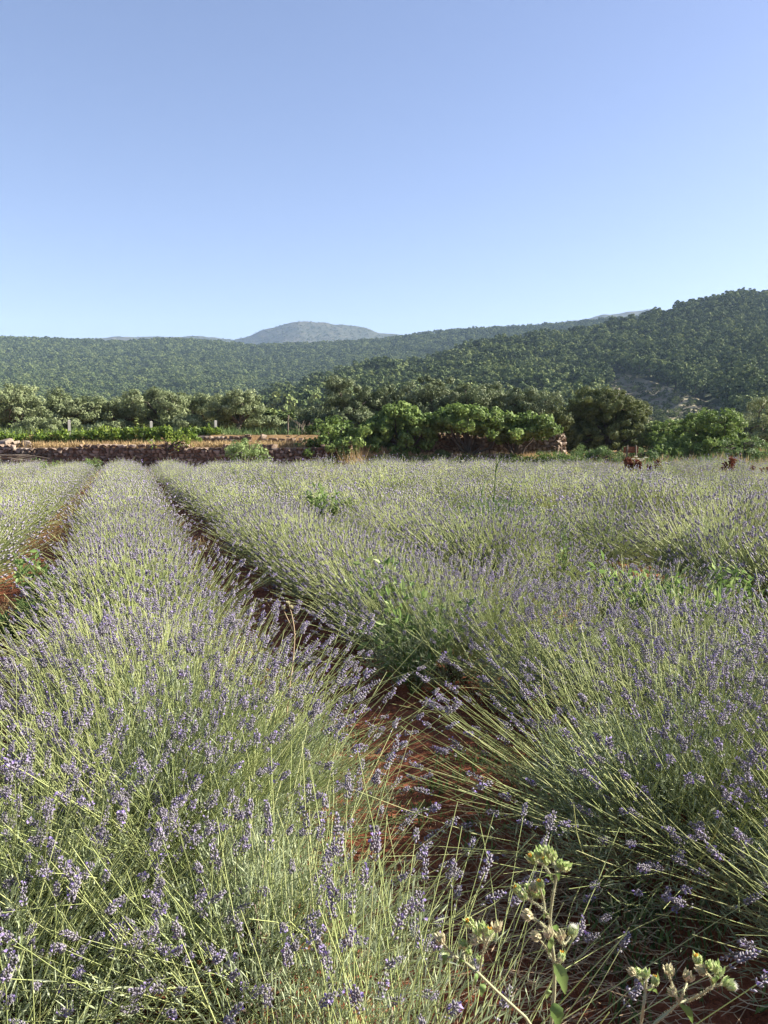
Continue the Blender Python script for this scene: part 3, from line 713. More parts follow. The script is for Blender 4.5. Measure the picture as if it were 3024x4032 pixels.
# flat top of the rounded wall end
# loose pale stones and brushwood at the left
rng = np.random.default_rng(61)
for k, (px, py, w, lab) in enumerate([(18, 1772, 56, 'big pale grey boulder leftmost on the terrace edge'), (62, 1775, 44, 'pale boulder second from the left on the terrace edge'), (106, 1779, 44, 'pale boulder third from the left, nearest the stone wall'),
                                      (360, 1781, 20, 'small orange stone on top of the wall left of the young tree'), (412, 1783, 18, 'reddish cap stone on the wall left of the young tree')]):
    Y = 42.6; p = at(px, py, Y); W = w * mpp(Y)
    V, Fc, _ = STONES[k]; g = G(); g.add(V * [W * 1.1, W * .9, W * .8], Fc, .7)
    tag(mesh_obj('loose_stone', g.mesh('loose_stone', M['palestone'] if k < 3 else M['stone']), loc=(p.x, Y, tz(p.x, Y) + W * .25), rot=k), lab, 'stone', 'loose stones above the wall')
root = tag(empty('brushwood_pile', (X(90, 40.8), 40.8, 0)), 'long stacked brushwood sticks below the terrace at the left edge', 'brushwood')
for k in range(34):
    a = np.array([rng.uniform(-2.0, -.4), rng.uniform(-.25, .45), rng.uniform(.1, .85)]); b = a + [rng.uniform(1.4, 2.4), rng.uniform(-.25, .25), rng.uniform(-.3, .02)]
    b[2] = max(b[2], .08)
    g = G(); tubes(g, [bend(a, b, rng, 6, .03)], [np.linspace(.045, .022, 6) * rng.uniform(.7, 1.3)], 6, rng.uniform(.5, 1)); mesh_obj('stick', g.mesh('stick', M['wood'], True), root)

# ivy creeping over the wall under the figs
rng = np.random.default_rng(71); g = G(); gs = G()
for k in range(420):
    x = rng.uniform(X(1300, 42), X(2290, 42)); z = rng.uniform(.2, .8); n = 10
    Pp = np.array([x, 41.62 + (0.3 if z > .7 else 0), z]) + rng.normal(size=(n, 3)) * [.12, .05, .07]
    leaves(g, Pp, rng.normal(size=(n, 3)) + [0, -.6, .2], np.array([[0, -1, .4]]) + rng.normal(size=(n, 3)) * .4, .11, .09, rng.uniform(.1, .6, n))
for k in range(12):
    x = X(1320 + k * 80, 42); tubes(gs, [bend((x, 41.66, -.1), (x + .4, 41.68, .7), rng, 6, .08)], [np.linspace(.02, .008, 6)], 4, .3)
root = tag(empty('ivy_creeper', (0, 0, 0)), 'dark ivy creeping over the stone wall below the fig trees', 'ivy')
tag(mesh_obj('foliage', g.mesh('foliage', M['fig']), root), kind='stuff'); tag(mesh_obj('stems', gs.mesh('stems', M['bark'], True), root), kind='stuff')

# wooden sign
b = at(2485, 1742, 43.2); zb = tz(b.x, 43.2)
root = tag(empty('wooden_sign', (b.x, 43.2, zb), .12), 'weathered red brown wooden board sign on two rough posts before the juniper', 'sign')
def box(g, c, s, tint=.5, mat=0):
    c, s = np.array(c, float), np.array(s, float) / 2
    V = np.array([[x, y, z] for x in (-1, 1) for y in (-1, 1) for z in (-1, 1)]) * s + c
    g.add(V, [(0, 1, 3), (0, 3, 2), (4, 6, 7), (4, 7, 5), (0, 4, 5), (0, 5, 1), (2, 3, 7), (2, 7, 6), (0, 2, 6), (0, 6, 4), (1, 5, 7), (1, 7, 3)], tint, mat)
for k in range(3):
    g = G(); box(g, (0, 0, .72 + .11 * k), (.84 - .03 * (k == 1), .03, .105), .4 + .15 * k); mesh_obj('board', g.mesh('board', M['sign']), root)
for x, lean in ((-.25, -.03), (.27, .02)):
    g = G(); tubes(g, [[(x + lean, -.05, -.2), (x, -.055, .5), (x - lean, -.05, 1.08)]], [[.05, .045, .04]], 7, .7); mesh_obj('post', g.mesh('post', M['wood'], True), root)

# grass and weeds on the terrace and along the field's far edge (uncountable)
def grass(name, label, pts, h, mat, seed, n=9, w=.03, spread=.1):
    rng = np.random.default_rng(seed); pts = np.asarray(pts); N = len(pts)
    C = np.repeat(pts, n, 0) + rng.normal(size=(N * n, 3)) * [spread, spread, 0]
    D = nrm(rng.normal(size=(N * n, 3)) * [.4, .4, 0] + [0, 0, 1]); hh = np.repeat(h, n) * rng.uniform(.5, 1.3, N * n)
    g = G(); leaves(g, C, D, rng.normal(size=(N * n, 3)), hh, w, np.clip(rng.normal(size=N * n) * .22 + np.repeat(rng.uniform(.3, .7, N), n), 0, 1), fold=.1)
    return tag(mesh_obj(name, g.mesh(name, M[mat])), label, name.replace('_', ' '), kind='stuff')
rng = np.random.default_rng(81)
xs = rng.uniform(-24, 9, 4200); ys = 42.3 + rng.random(4200) ** 1.3 * 3.4
grass('dry_grass', 'dry golden grass on the terrace above the stone wall', np.stack([xs, ys, terr_z(xs, ys) - .02], 1), rng.uniform(.08, .42, 4200), 'drygrass', 82)
xs = rng.uniform(-24, 9, 900); ys = rng.uniform(46.3, 49, 900)
grass('tall_grass', 'pale green tall grass on the upper terrace below the olives', np.stack([xs, ys, terr_z(xs, ys) - .02], 1), rng.uniform(.2, .6, 900), 'shrub', 83)
xs = rng.uniform(-22, 26, 2600); ys = rng.uniform(34.5, 41.5, 2600)
grass('verge_grass', 'dry weedy verge between the lavender and the stone wall', np.stack([xs, ys, 0 * xs - .02], 1), rng.uniform(.05, .25, 2600), 'drygrass', 86)
xs = rng.uniform(8.5, 26, 2200); ys = rng.uniform(40.2, 45, 2200)
grass('bank_grass', 'mixed green grass on the bank below the sign and bushes', np.stack([xs, ys, terr_z(xs, ys) - .02], 1), rng.uniform(.12, .5, 2200), 'shrub', 84)
xs = rng.uniform(10.2, 26, 700); ys = rng.uniform(41.2, 45.5, 700)
grass('golden_grass', 'golden dry grass patches on the bank right of the sign', np.stack([xs, ys, terr_z(xs, ys) - .02], 1), rng.uniform(.15, .55, 700), 'drygrass', 85)

# ------------------------------------------------------------------ lavender
def lavender(seed, lod, Rr=.78, H=.62, nst=430, tufts=34, leafn=4200, lean=(0, 0), fl=.5):
    rng = np.random.default_rng(seed)
    td = np.arccos(1 - rng.random(tufts) * (1 - math.cos(R(70)))); tp = rng.random(tufts) * 6.283
    which = rng.integers(0, tufts, nst)
    th = np.clip(td[which] + rng.normal(size=nst) * .19, 0, R(80)); ph = tp[which] + rng.normal(size=nst) * .24 / np.maximum(np.sin(th), .3)
    D = np.stack([np.sin(th) * np.cos(ph), np.sin(th) * np.sin(ph), np.cos(th)], 1)
    D = nrm(D + np.array([lean[0], lean[1], 0]))
    Lr = 1 / np.sqrt((np.sin(th) / Rr) ** 2 + (np.cos(th) / H) ** 2)
    Ls = Lr * np.clip(rng.normal(.90, .13, nst), .5, 1.2)
    O = np.stack([D[:, 0] * .12, D[:, 1] * .12, np.full(nst, .07)], 1) + rng.normal(size=(nst, 3)) * [.10, .10, .02]
    K = 5 if lod == 0 else (3 if lod == 1 else 2)
    tt = np.linspace(.22, 1, K)
    cv = rng.normal(size=(nst, 3)) * .07 + np.stack([0 * th, 0 * th, .07 * np.sin(th)], 1) + (np.array([0, 0, -.16]) * (rng.random((nst, 1)) < .12))
    P = O[:, None] + D[:, None] * (Ls[:, None] * tt)[..., None] + cv[:, None] * (tt ** 2)[None, :, None]
    P[:, :, 2] = np.maximum(P[:, :, 2], .03)
    T = nrm(P[:, -1] - P[:, -2])
    tip = P[:, -1]
    gs, gf, gl = G(), G(), G()
    stint = np.clip(.5 + rng.normal(size=nst) * .2, 0, 1)
    rad = [.0013, .0020, .0032][lod]
    tubes(gs, P, np.linspace(1, .65, K) * rad * rng.uniform(.8, 1.25, (nst, 1)), 3, stint)
    flower = rng.random(nst) < fl
    tp_, Td = tip[flower], T[flower]; n = len(tp_)
    SLn = rng.uniform(.025, .056, n); SRd = rng.uniform(.007, .0105, n)
    if lod == 0:
        # whorls of calyces, each a pointed little tube; a few open corollas
        ref = np.where(np.abs(Td[:, 2:3]) < .9, np.array([[0, 0, 1.]]), np.array([[1., 0, 0]])); A = nrm(np.cross(Td, ref)); B = np.cross(Td, A)
        nw = 6
        for w in range(nw + 1):
            if w == 0: s = -rng.uniform(.012, .03, n); k = 4      # detached lower whorl
            else: s = SLn * ((w - 1) / (nw - 1)) * .9; k = 6
            shr = 1 - .35 * max(0, w - 2) / nw
            for j in range(k):
                a = j * 6.283 / k + w * .5 + rng.normal(size=n) * .25
                rdv = A * np.cos(a)[:, None] + B * np.sin(a)[:, None]
                keep = rng.random(n) < (.45 if w == 0 else .93)
                C = tp_ + Td * s[:, None] + rdv * (SRd * .25)[:, None]
                dd = nrm(Td * 1.0 + rdv * rng.uniform(.55, .95, (n, 1)) * (1.0 if w < nw else .35) + rng.normal(size=(n, 3)) * .1)
                ln = rng.uniform(.0095, .0145, n) * shr
                spindles(gf, C[keep], dd[keep], ln[keep], (.0027 * shr * rng.uniform(.8, 1.2, n))[keep], 3, np.clip(rng.normal(.36, .17, n), 0, .72)[keep], w=.6)
                op = keep & (rng.random(n) < .09)
                if op.any():
                    e = C[op] + dd[op] * ln[op][:, None] * .9
                    for q in range(2): leaves(gf, e, nrm(dd[op] + rng.normal(size=(op.sum(), 3)) * .8), rng.normal(size=(op.sum(), 3)), .0065, .006, rng.uniform(.85, 1, op.sum()))
    elif lod == 1:
        m = 11
        ref = np.where(np.abs(Td[:, 2:3]) < .9, np.array([[0, 0, 1.]]), np.array([[1., 0, 0]])); A = nrm(np.cross(Td, ref)); B = np.cross(Td, A)
        for j in range(m):
            a = j * 2.4 + rng.normal(size=n) * .3; s = SLn * (j / m) * .85
            rdv = A * np.cos(a)[:, None] + B * np.sin(a)[:, None]
            spindles(gf, tp_ + Td * s[:, None], nrm(Td + rdv * .65), .016, .0046, 3, np.clip(rng.normal(.42, .2, n) + .5 * (rng.random(n) < .08), 0, 1), w=.6)
    else:
        spindles(gf, tp_ - Td * .004, Td, SLn * 1.15, SRd * 1.15, 4, np.clip(rng.normal(.45, .2, n), 0, 1), w=.4)
    # silvery leaves in a low mound
    ln = [leafn, int(leafn * .45), 620][lod]
    a = rng.random(ln) * 6.283; t = np.arccos(1 - rng.random(ln) * (1 - math.cos(R(88))))
    d = np.stack([np.sin(t) * np.cos(a), np.sin(t) * np.sin(a), np.cos(t)], 1)
    lr = 1 / np.sqrt((np.sin(t) / (Rr * .82)) ** 2 + (np.cos(t) / (H * .84)) ** 2) * (.55 + .5 * rng.random(ln) ** .6) * (.8 + .4 * fbm(a * 2.5, t * 4, seed, 2) * 2)
    Pp = d * lr[:, None] + [0, 0, .04]; Pp[:, 2] = np.maximum(Pp[:, 2], .02)
    dd = nrm(d * .7 + rng.normal(size=(ln, 3)) * .45 + [0, 0, .55])
    l0 = [(.03, .06), (.04, .075), (.06, .11)][lod]; w0 = [.0045, .0065, .012][lod]
    leaves(gl, Pp, dd, rng.normal(size=(ln, 3)), rng.uniform(*l0, ln), w0 * rng.uniform(.7, 1.2, ln), np.clip(rng.normal(.5, .2, ln), 0, 1), fold=.3)
    gw = G()
    if lod == 0:
        nw_ = 40; a = rng.random(nw_) * 6.283; t = rng.uniform(.2, 1.35, nw_)
        d = np.stack([np.sin(t) * np.cos(a), np.sin(t) * np.sin(a), np.cos(t)], 1)
        Q = np.array([bend((0, 0, .0), d[i] * rng.uniform(.2, .38) + [0, 0, .03], rng, 5, .12) for i in range(nw_)])
        tubes(gw, Q, np.linspace(.007, .0025, 5)[None], 4, rng.random(nw_))
    return gs, gf, gl, gw
def merged(gs, gf, gl):
    g = G()
    for k, x in enumerate((gs, gf, gl)):
        for v, f, t, m in zip(x.v, x.f, x.t, x.m): g.v.append(v); g.f.append(f + g.n); g.t.append(t); g.m.append(np.full(len(f), k, int))
        g.n += x.n
    return g
BUSH = {0: [], 1: [], 2: []}
for k in range(5):
    gs, gf, gl, gw = lavender(2000 + k, 0, nst=[1250, 1250, 1250, 190, 340][k], Rr=[.78, .76, .80, .62, .70][k], H=[.62, .62, .60, .60, .46][k], leafn=[13000, 13000, 13000, 2600, 12000][k], fl=[.38, .43, .38, .62, .3][k])
    BUSH[0].append([('stems', gs.mesh('stems', M['stem'], True)), ('flower_spikes', gf.mesh('flower_spikes', M['spike'], True)), ('foliage', gl.mesh('foliage', M['lavleaf'])), ('woody_base', gw.mesh('woody_base', M['wood'], True))])
for k in range(5):
    gs, gf, gl, gw = lavender(2100 + k, 1, nst=980, Rr=.66, H=.60, leafn=13000, fl=[.58, .5, .32, .62, .48][k])
    BUSH[1].append([('stems', gs.mesh('stems', M['stem'], True)), ('flower_spikes', gf.mesh('flower_spikes', M['spike'], True)), ('foliage', gl.mesh('foliage', M['lavleaf']))])
for k in range(5):
    gs, gf, gl, gw = lavender(2200 + k, 2, nst=650, Rr=.67, H=.58, fl=[.84, .72, .42, .86, .66][k])
    BUSH[2].append(merged(gs, gf, gl).mesh('lavender_bush', [M['stem'], M['spike'], M['lavleaf']], True))
def place_bush(x, y, lod, var, label, rot, s, sz=None):
    z = float(soil_z(np.array([x]), np.array([y]))[0]) - .015
    sc = (s, s, sz or s)
    if lod == 2:
        o = mesh_obj('lavender_bush', BUSH[2][var % 5], loc=(x, y, z), rot=rot, scale=sc)
    else:
        o = empty('lavender_bush', (x, y, z), rot, sc)
        for nm, me in BUSH[lod][var % len(BUSH[lod])]:
            c = mesh_obj(nm, me, o)
            if nm != 'woody_base': c['kind'] = 'stuff'
    return tag(o, label, 'lavender', 'lavender bushes planted in rows')
rng = np.random.default_rng(99)
ROWLAB = {-4: 'lavender bush in the row cut off by the far left edge', -3: 'lavender bush in the third row left of the centre row', -2: 'lavender bush in the second row left of the centre row',
          -1: 'lavender bush in the row just beyond the sunlit left soil path', 0: 'lavender bush in the full centre row between the two soil paths',
          1: 'lavender bush in the row bordering the shaded right soil path'}
ORD = ['second', 'third', 'fourth', 'fifth', 'sixth', 'seventh', 'eighth', 'ninth', 'tenth', 'eleventh', 'twelfth', 'thirteenth', 'fourteenth', 'fifteenth', 'sixteenth', 'seventeenth', 'eighteenth', 'nineteenth']
for k in range(2, 20): ROWLAB[k] = 'lavender bush in the %s row right of the shaded soil path' % ORD[k - 2]
plants = []   # (x, y, row, scale, height scale)
hand = [  # u, v, scale, zscale, label, variant
    (.42, 1.42, 1.0, 1.0, 'sparse lavender clump at the bottom centre with upright stems close to the camera', 3),
    (-.35, 1.62, 1.0, .9, 'lavender bush at the bottom left corner with long stems splayed to the left', 3),
    (.28, 2.0, 1.0, 1.0, 'leafy lavender clump between the bottom centre stems and the bare soil', 4),
    (-.38, 2.2, 1.0, .9, 'lavender bush at the lower left edge, in front of the broad one', 2),
    (.08, 2.72, 1.14, 1.0, 'broad lavender bush filling the lower left, silvery leaves showing at its foot', 0),
    (.12, 3.4, 1.05, 1.02, 'second lavender bush up the centre row, behind the broad lower left bush', 1),
    (.5, 2.95, .85, 1.0, 'low leafy lavender clump on the left rim of the soil patch', 4),
    (1.9, 2.3, 1.2, .98, 'big lavender bush at the right whose stems lean out over the bare soil', 2),
    (2.1, 1.5, 1.1, .95, 'lavender bush cut by the lower right edge with stems arching left', 0),
    (2.75, 2.2, 1.1, .98, 'lavender bush at the right edge behind the big leaning one', 1),
    (2.65, 3.0, 1.05, .98, 'lavender bush at the right edge, upslope of the big leaning one', 0),
    (2.3, 3.72, 1.0, .95, 'lavender bush directly right of the sunlit soil patch, joining the two halves of its row', 2),
    (1.95, 4.5, 1.08, 1.0, 'lavender bush with a dark left flank just past the sunlit soil patch', 1),
]
for i, (u, v_, s, sz, lab, var) in enumerate(hand):
    x, y = uv2xy(u, v_); place_bush(x, y, 0, var, lab, rng.random() * 6.28, s, sz)
skip = [(4.1, 5.2, .55), (3.95, 6.4, .3)]
for k in range(-6, 21):
    v_ = -12 + rng.random()
    while v_ < 62:
        step = rng.uniform(.48, .66) if k < 2 else rng.uniform(.55, .85)
        v_ += step
        u = U0 + SP * k - .04 * (k < 0) + .10 * (k > 0) + rng.normal() * (.06 if k < 2 else .13)
        x, y = uv2xy(u, v_)
        if y < 1.0 or y > 34.2 + .8 * math.sin(x * 1.7) * .4 + 1.2 * (x > 7): continue
        if k == 0 and v_ < 3.8: continue
        if k == 1 and v_ < 5.2: continue
        if k == 2 and (v_ < 2.6 or 5.3 < v_ < 6.2): continue
        if k == 4 and 9.6 < v_ < 11.2: continue
        if k > 2 and (rng.random() < .04 or fbm(np.array([x * .45]), np.array([y * .45]), 41, 2)[0] > .17): continue
        px_, py_, d_ = proj((x, y, .5))
        if d_ < .5 or px_ < -420 or px_ > 3450: continue
        s = rng.normal(.95, .06) if k < 2 else rng.normal(1.03, .13)
        plants.append((x, y, k, min(max(s, .75), 1.3), rng.uniform(.86, 1.06) if k < 2 else rng.uniform(.74, 1.08), -120 < px_ < 3150))
plants.sort(key=lambda p: (not p[5], math.hypot(p[0], p[1])))
rest_p = []
n_ind = 300 - len(hand); used = 0
for (x, y, k, s, sz, inview) in plants:
    dist = math.hypot(x, y)
    if inview and used < n_ind:
        lod = 0 if dist < 4.6 else (1 if dist < 11.5 else 2)
        place_bush(x, y, lod, int(rng.integers(0, 100)) if lod else int(rng.integers(0, 3)), (ROWLAB[k] if k in ROWLAB else ROWLAB[-4]).replace('lavender bush in the', 'lavender bush in the ' + ('near' if dist < 6.5 else 'middle' if dist < 11.5 else 'far') + ' stretch of the'), rng.random() * 6.28, s, s * sz); used += 1
    else: rest_p.append((x, y, s, sz))
print('plants', len(plants), 'rest', len(rest_p))
src = {}
for o in COL.objects:
    if o.type == 'MESH' and o.name.startswith('lavender_bush') and o.data.name not in src: src[o.data.name] = o
A_ = np.array(rest_p); n = len(A_)
o = scatter_gn('lavender_field', np.stack([A_[:, 0], A_[:, 1], soil_z(A_[:, 0], A_[:, 1]) - .02], 1), np.stack([A_[:, 2], A_[:, 2], A_[:, 2] * A_[:, 3]], 1), rng.integers(0, 5, n), list(src.values()), 12, .04)
tag(o, 'far purple mass of lavender reaching the stone wall', 'lavender', kind='stuff')

# ------------------------------------------------------------------ wild plants
def ground_at(px, py):
    """ground point under a photo pixel"""
    p = at(px, py, 1.0); t = CAM_H / (CAM_H - p.z); return Vector((p.x * t, t, 0))
def bud_mesh(seed, dry=False):
    rng = np.random.default_rng(seed); g = G()
    spindles(g, [[0, 0, 0]], [[0, 0, 1]], .95, .30, 8, .35, w=.42)
    n = 13; a = np.arange(n) * 2.4 + rng.random(); z = np.linspace(0.02, .38, n)
    C = np.stack([np.cos(a) * .2, np.sin(a) * .2, z], 1); D = np.stack([np.cos(a) * (.16 if not dry else .3), np.sin(a) * (.16 if not dry else .3), np.ones(n)], 1) + rng.normal(size=(n, 3)) * .1
    leaves(g, C, D, np.stack([np.cos(a), np.sin(a), 0 * a], 1), rng.uniform(.55, .8, n), .32, rng.uniform(.25, 1, n), fold=.35)
    h = 70; a = rng.random(h) * 6.283; z = rng.random(h) * .7; r = .3 * np.sin(np.pi * (z * .85 + .15))
    leaves(g, np.stack([np.cos(a) * r, np.sin(a) * r, z], 1), np.stack([np.cos(a), np.sin(a), .3 + 0 * a], 1), rng.normal(size=(h, 3)), .13, .022, 1.0)
    return g
BUDS = [bud_mesh(700 + i).mesh('bud', M['bud']) for i in range(3)] + [bud_mesh(710, True).mesh('bud', M['drybud'])]
g = G(); rng = np.random.default_rng(72); n = 16; a = rng.random(n) * 6.283
leaves(g, np.stack([np.cos(a) * .08, np.sin(a) * .08, np.full(n, .72)], 1), np.stack([np.cos(a) * .35, np.sin(a) * .35, np.ones(n)], 1), rng.normal(size=(n, 3)), rng.uniform(.18, .30, n), .085, rng.uniform(.2, 1, n))
PETALS = g.mesh('petals', M['petal'])
g = G(); n = 160; q = nrm(rng.normal(size=(n, 3))); leaves(g, np.zeros((n, 3)) + [0, 0, .7], q + [0, 0, .35], rng.normal(size=(n, 3)), rng.uniform(.35, .55, n), .025, 1.0)
PAPPUS = g.mesh('seed_fluff', M['white'])
def oxtongue(label, Y, stem, branches, buds, lvs, seed):
    rng = np.random.default_rng(seed); sc = Y / F_PX
    W3 = lambda px, py, dy=0: np.array(at(px, py, Y + dy))
    p0 = W3(*stem[0]); base = np.array([p0[0] + (stem[0][0] - stem[1][0]) * sc * 1.5, p0[1] + .04, 0.0])
    root = tag(empty('bristly_oxtongue', base), label, 'weed', 'bristly yellow budded weeds by the path')
    g = G()
    def rope(P3, r0, r1):
        P3 = np.array(P3); t = np.linspace(0, len(P3) - 1, len(P3) * 4 - 3)
        Q = np.stack([np.interp(t, np.arange(len(P3)), P3[:, k]) for k in range(3)], 1)
        for _ in range(2): Q[1:-1] = (Q[:-2] + 2 * Q[1:-1] + Q[2:]) / 4
        rad = np.linspace(r0, r1, len(Q)); tubes(g, [Q], [rad], 8, .55)
        n = len(Q) * 16; k = rng.integers(0, len(Q) - 1, n); u = rng.random((n, 1)); d = nrm(rng.normal(size=(n, 3)))   # bristles
        leaves(g, Q[k] * (1 - u) + Q[k + 1] * u + d * rad[k][:, None] * .8, d, rng.normal(size=(n, 3)), .0028, .0005, 1.0)
    rope([base - [0, 0, .03], base * .5 + p0 * .5 + [.004, 0, 0]] + [W3(x, y, rng.normal() * .004) for x, y in stem], .0030, .0017)
    for b in branches: rope([W3(x, y, k * .012 * rng.choice([-1, 1])) for k, (x, y) in enumerate(b)], .0017, .0011)
    mesh_obj('stem', g.mesh('stem', M['hairystem'], True), root, -Vector(base) * 0).matrix_world.translation
    root.children[0].location = -Vector(base)
    for (x, y, ang, size, kind) in buds:
        L = size * .85 * sc; d = np.array([math.sin(R(ang)), rng.normal() * .25, math.cos(R(ang))]); d = d / np.linalg.norm(d)
        q = Vector(d).to_track_quat('Z', 'Y')
        c = W3(x, y, rng.normal() * .012) - d * L * .5
        o = mesh_obj('bud', BUDS[3] if kind == 'dry' else BUDS[rng.integers(3)], root, Vector(c - base), 0, L)
        o.rotation_mode = 'QUATERNION'; o.rotation_quaternion = q
        if kind in 'yd' or kind == 'dry':
            if kind == 'y': mesh_obj('petals', PETALS, o)
        if kind == 'w': mesh_obj('seed_fluff', PAPPUS, o)
        g2 = G()
    for (x0, y0, x1, y1, w) in lvs:
        a, b = W3(x0, y0, -.004), W3(x1, y1, -.02 * rng.random()); n = 9; t = np.linspace(0, 1, n)[:, None]
        mid = a + (b - a) * t + np.array([0, -.006, .008]) * np.sin(np.pi * t); ax = nrm((b - a)[None])[0]; sd = nrm(np.cross(ax, [0.15, 1, .3])[None])[0]
        ww = w * sc * np.sin(np.pi * np.clip(t * .9 + .07, 0, 1)) * (1 + .12 * np.sin(t * 23)); nn = np.cross(sd, ax)
        V = np.concatenate([mid - sd * ww + nn * ww * .4, mid, mid + sd * ww + nn * ww * .4]); f = []
        for k in range(n - 1):
            for r_ in (0, n): f += [(k + r_, k + 1 + r_, k + 1 + r_ + n), (k + r_, k + 1 + r_ + n, k + r_ + n)]
        gl = G(); gl.add(V - base, f, rng.uniform(.3, .7)); mesh_obj('leaf', gl.mesh('leaf', M['weed'], True), root)
    return root
oxtongue('tallest bristly weed with three tiers of yellow tipped buds above the straw', 1.08,
    [(2168, 4040), (2182, 3915), (2184, 3806), (2178, 3752), (2169, 3680), (2164, 3625), (2175, 3535), (2189, 3463), (2193, 3437)],
    [[(2193, 3437), (2186, 3410), (2177, 3388)], [(2193, 3437), (2207, 3420), (2226, 3425)], [(2178, 3470), (2160, 3430), (2139, 3403)], [(2139, 3403), (2112, 3392)], [(2139, 3403), (2137, 3375)],
     [(2162, 3618), (2146, 3589), (2118, 3564), (2092, 3546)], [(2092, 3546), (2068, 3530), (2050, 3514)], [(2092, 3546), (2088, 3520)], [(2146, 3589), (2140, 3540), (2127, 3500)],
     [(2155, 3656), (2125, 3630), (2095, 3611)], [(2170, 3660), (2200, 3700), (2222, 3722), (2246, 3690)], [(2222, 3722), (2212, 3696)], [(2173, 3777), (2150, 3727), (2120, 3697)], [(2180, 3790), (2200, 3785), (2208, 3776)]],
    [(2175, 3368, -12, 62, 'y'), (2207, 3402, 8, 55, 'g'), (2226, 3412, 25, 62, 'g'), (2096, 3380, -35, 66, 'y'), (2134, 3352, -20, 72, 'g'), (2118, 3362, -15, 55, 'g'), (2146, 3388, -40, 60, 'y'), (2160, 3352, 10, 60, 'g'),
     (2038, 3504, -45, 60, 'y'), (2060, 3525, -35, 58, 'g'), (2082, 3503, -8, 66, 'g'), (2100, 3497, -5, 55, 'dry'), (2126, 3482, -12, 58, 'y'), (2128, 3515, 5, 62, 'g'), (2108, 3520, 10, 55, 'g'),
     (2078, 3602, -70, 58, 'dry'), (2110, 3684, -80, 56, 'dry'), (2160, 3674, -5, 58, 'dry'), (2210, 3684, -15, 54, 'dry'), (2256, 3668, 15, 66, 'w'), (2211, 3764, 10, 56, 'y')],
    [(2184, 3788, 2226, 3915, 26), (2180, 3950, 2196, 4045, 28), (2168, 3652, 2200, 3680, 14), (2190, 3440, 2200, 3470, 9), (2178, 3472, 2145, 3450, 9), (2160, 3600, 2138, 3620, 10), (2172, 3690, 2160, 3760, 12), (2168, 3900, 2150, 3935, 10)], 1)
oxtongue('bristly weed leaning left with a cluster of buds among the bottom centre lavender', 1.12,
    [(2107, 4040), (2030, 3970), (1951, 3899), (1884, 3832), (1829, 3785), (1778, 3758), (1738, 3705)],
    [[(1888, 3835), (1896, 3769), (1915, 3715), (1924, 3690)], [(1915, 3715), (1898, 3672)], [(1912, 3722), (1870, 3670), (1852, 3645)], [(1920, 3705), (1950, 3665)], [(1868, 3818), (1850, 3775), (1840, 3755)], [(1829, 3785), (1824, 3745)], [(1790, 3762), (1765, 3770), (1745, 3790)]],
    [(1927, 3676, 8, 74, 'y'), (1896, 3654, -4, 66, 'g'), (1880, 3672, -20, 62, 'g'), (1849, 3634, -35, 66, 'y'), (1955, 3648, 4, 66, 'dry'), (1822, 3720, -6, 66, 'g'), (1846, 3746, 4, 52, 'g'), (1736, 3697, -30, 58, 'dry'), (1752, 3768, -80, 54, 'w'), (1868, 3700, -60, 50, 'dry'), (1890, 3780, -6, 50, 'g')],
    [(1884, 3834, 1870, 3880, 12), (1830, 3788, 1800, 3800, 12), (1905, 3870, 1895, 3925, 14), (1760, 3760, 1745, 3800, 12)], 2)
oxtongue('small bristly weed with a single upright stem right of the straw', 1.1,
    [(2522, 4040), (2534, 3960), (2541, 3906), (2544, 3860)],
    [[(2541, 3900), (2530, 3870), (2512, 3845)], [(2543, 3895), (2560, 3890), (2572, 3878)]],
    [(2542, 3834, 5, 58, 'g'), (2512, 3830, -50, 60, 'g'), (2490, 3826, -60, 44, 'dry'), (2580, 3860, 8, 56, 'y')], [(2550, 3900, 2594, 3922, 10), (2532, 3880, 2512, 3865, 8)], 3)
oxtongue('bristly weed with wide forked hairy branches at the lower right', 1.12,
    [(2560, 4045), (2600, 4010), (2634, 3984), (2675, 3947)],
    [[(2675, 3947), (2715, 3938), (2748, 3923), (2785, 3900), (2809, 3882)], [(2675, 3947), (2660, 3915), (2648, 3880), (2636, 3845)], [(2675, 3947), (2692, 3905), (2706, 3872)], [(2809, 3882), (2798, 3845), (2775, 3825)], [(2775, 3825), (2756, 3798)], [(2809, 3882), (2815, 3840)], [(2809, 3882), (2850, 3870)]],
    [(2634, 3822, -10, 62, 'dry'), (2710, 3844, 6, 62, 'dry'), (2648, 3904, -50, 50, 'dry'), (2748, 3778, -22, 64, 'y'), (2764, 3820, -40, 58, 'dry'), (2792, 3800, -4, 54, 'g'), (2816, 3806, 8, 62, 'g'), (2834, 3826, 25, 58, 'g'), (2864, 3868, 60, 62, 'g'), (2880, 3884, 75, 54, 'w')],
    [(2676, 3955, 2728, 4030, 16), (2806, 3880, 2800, 3850, 12), (2812, 3872, 2830, 3850, 12)], 4)

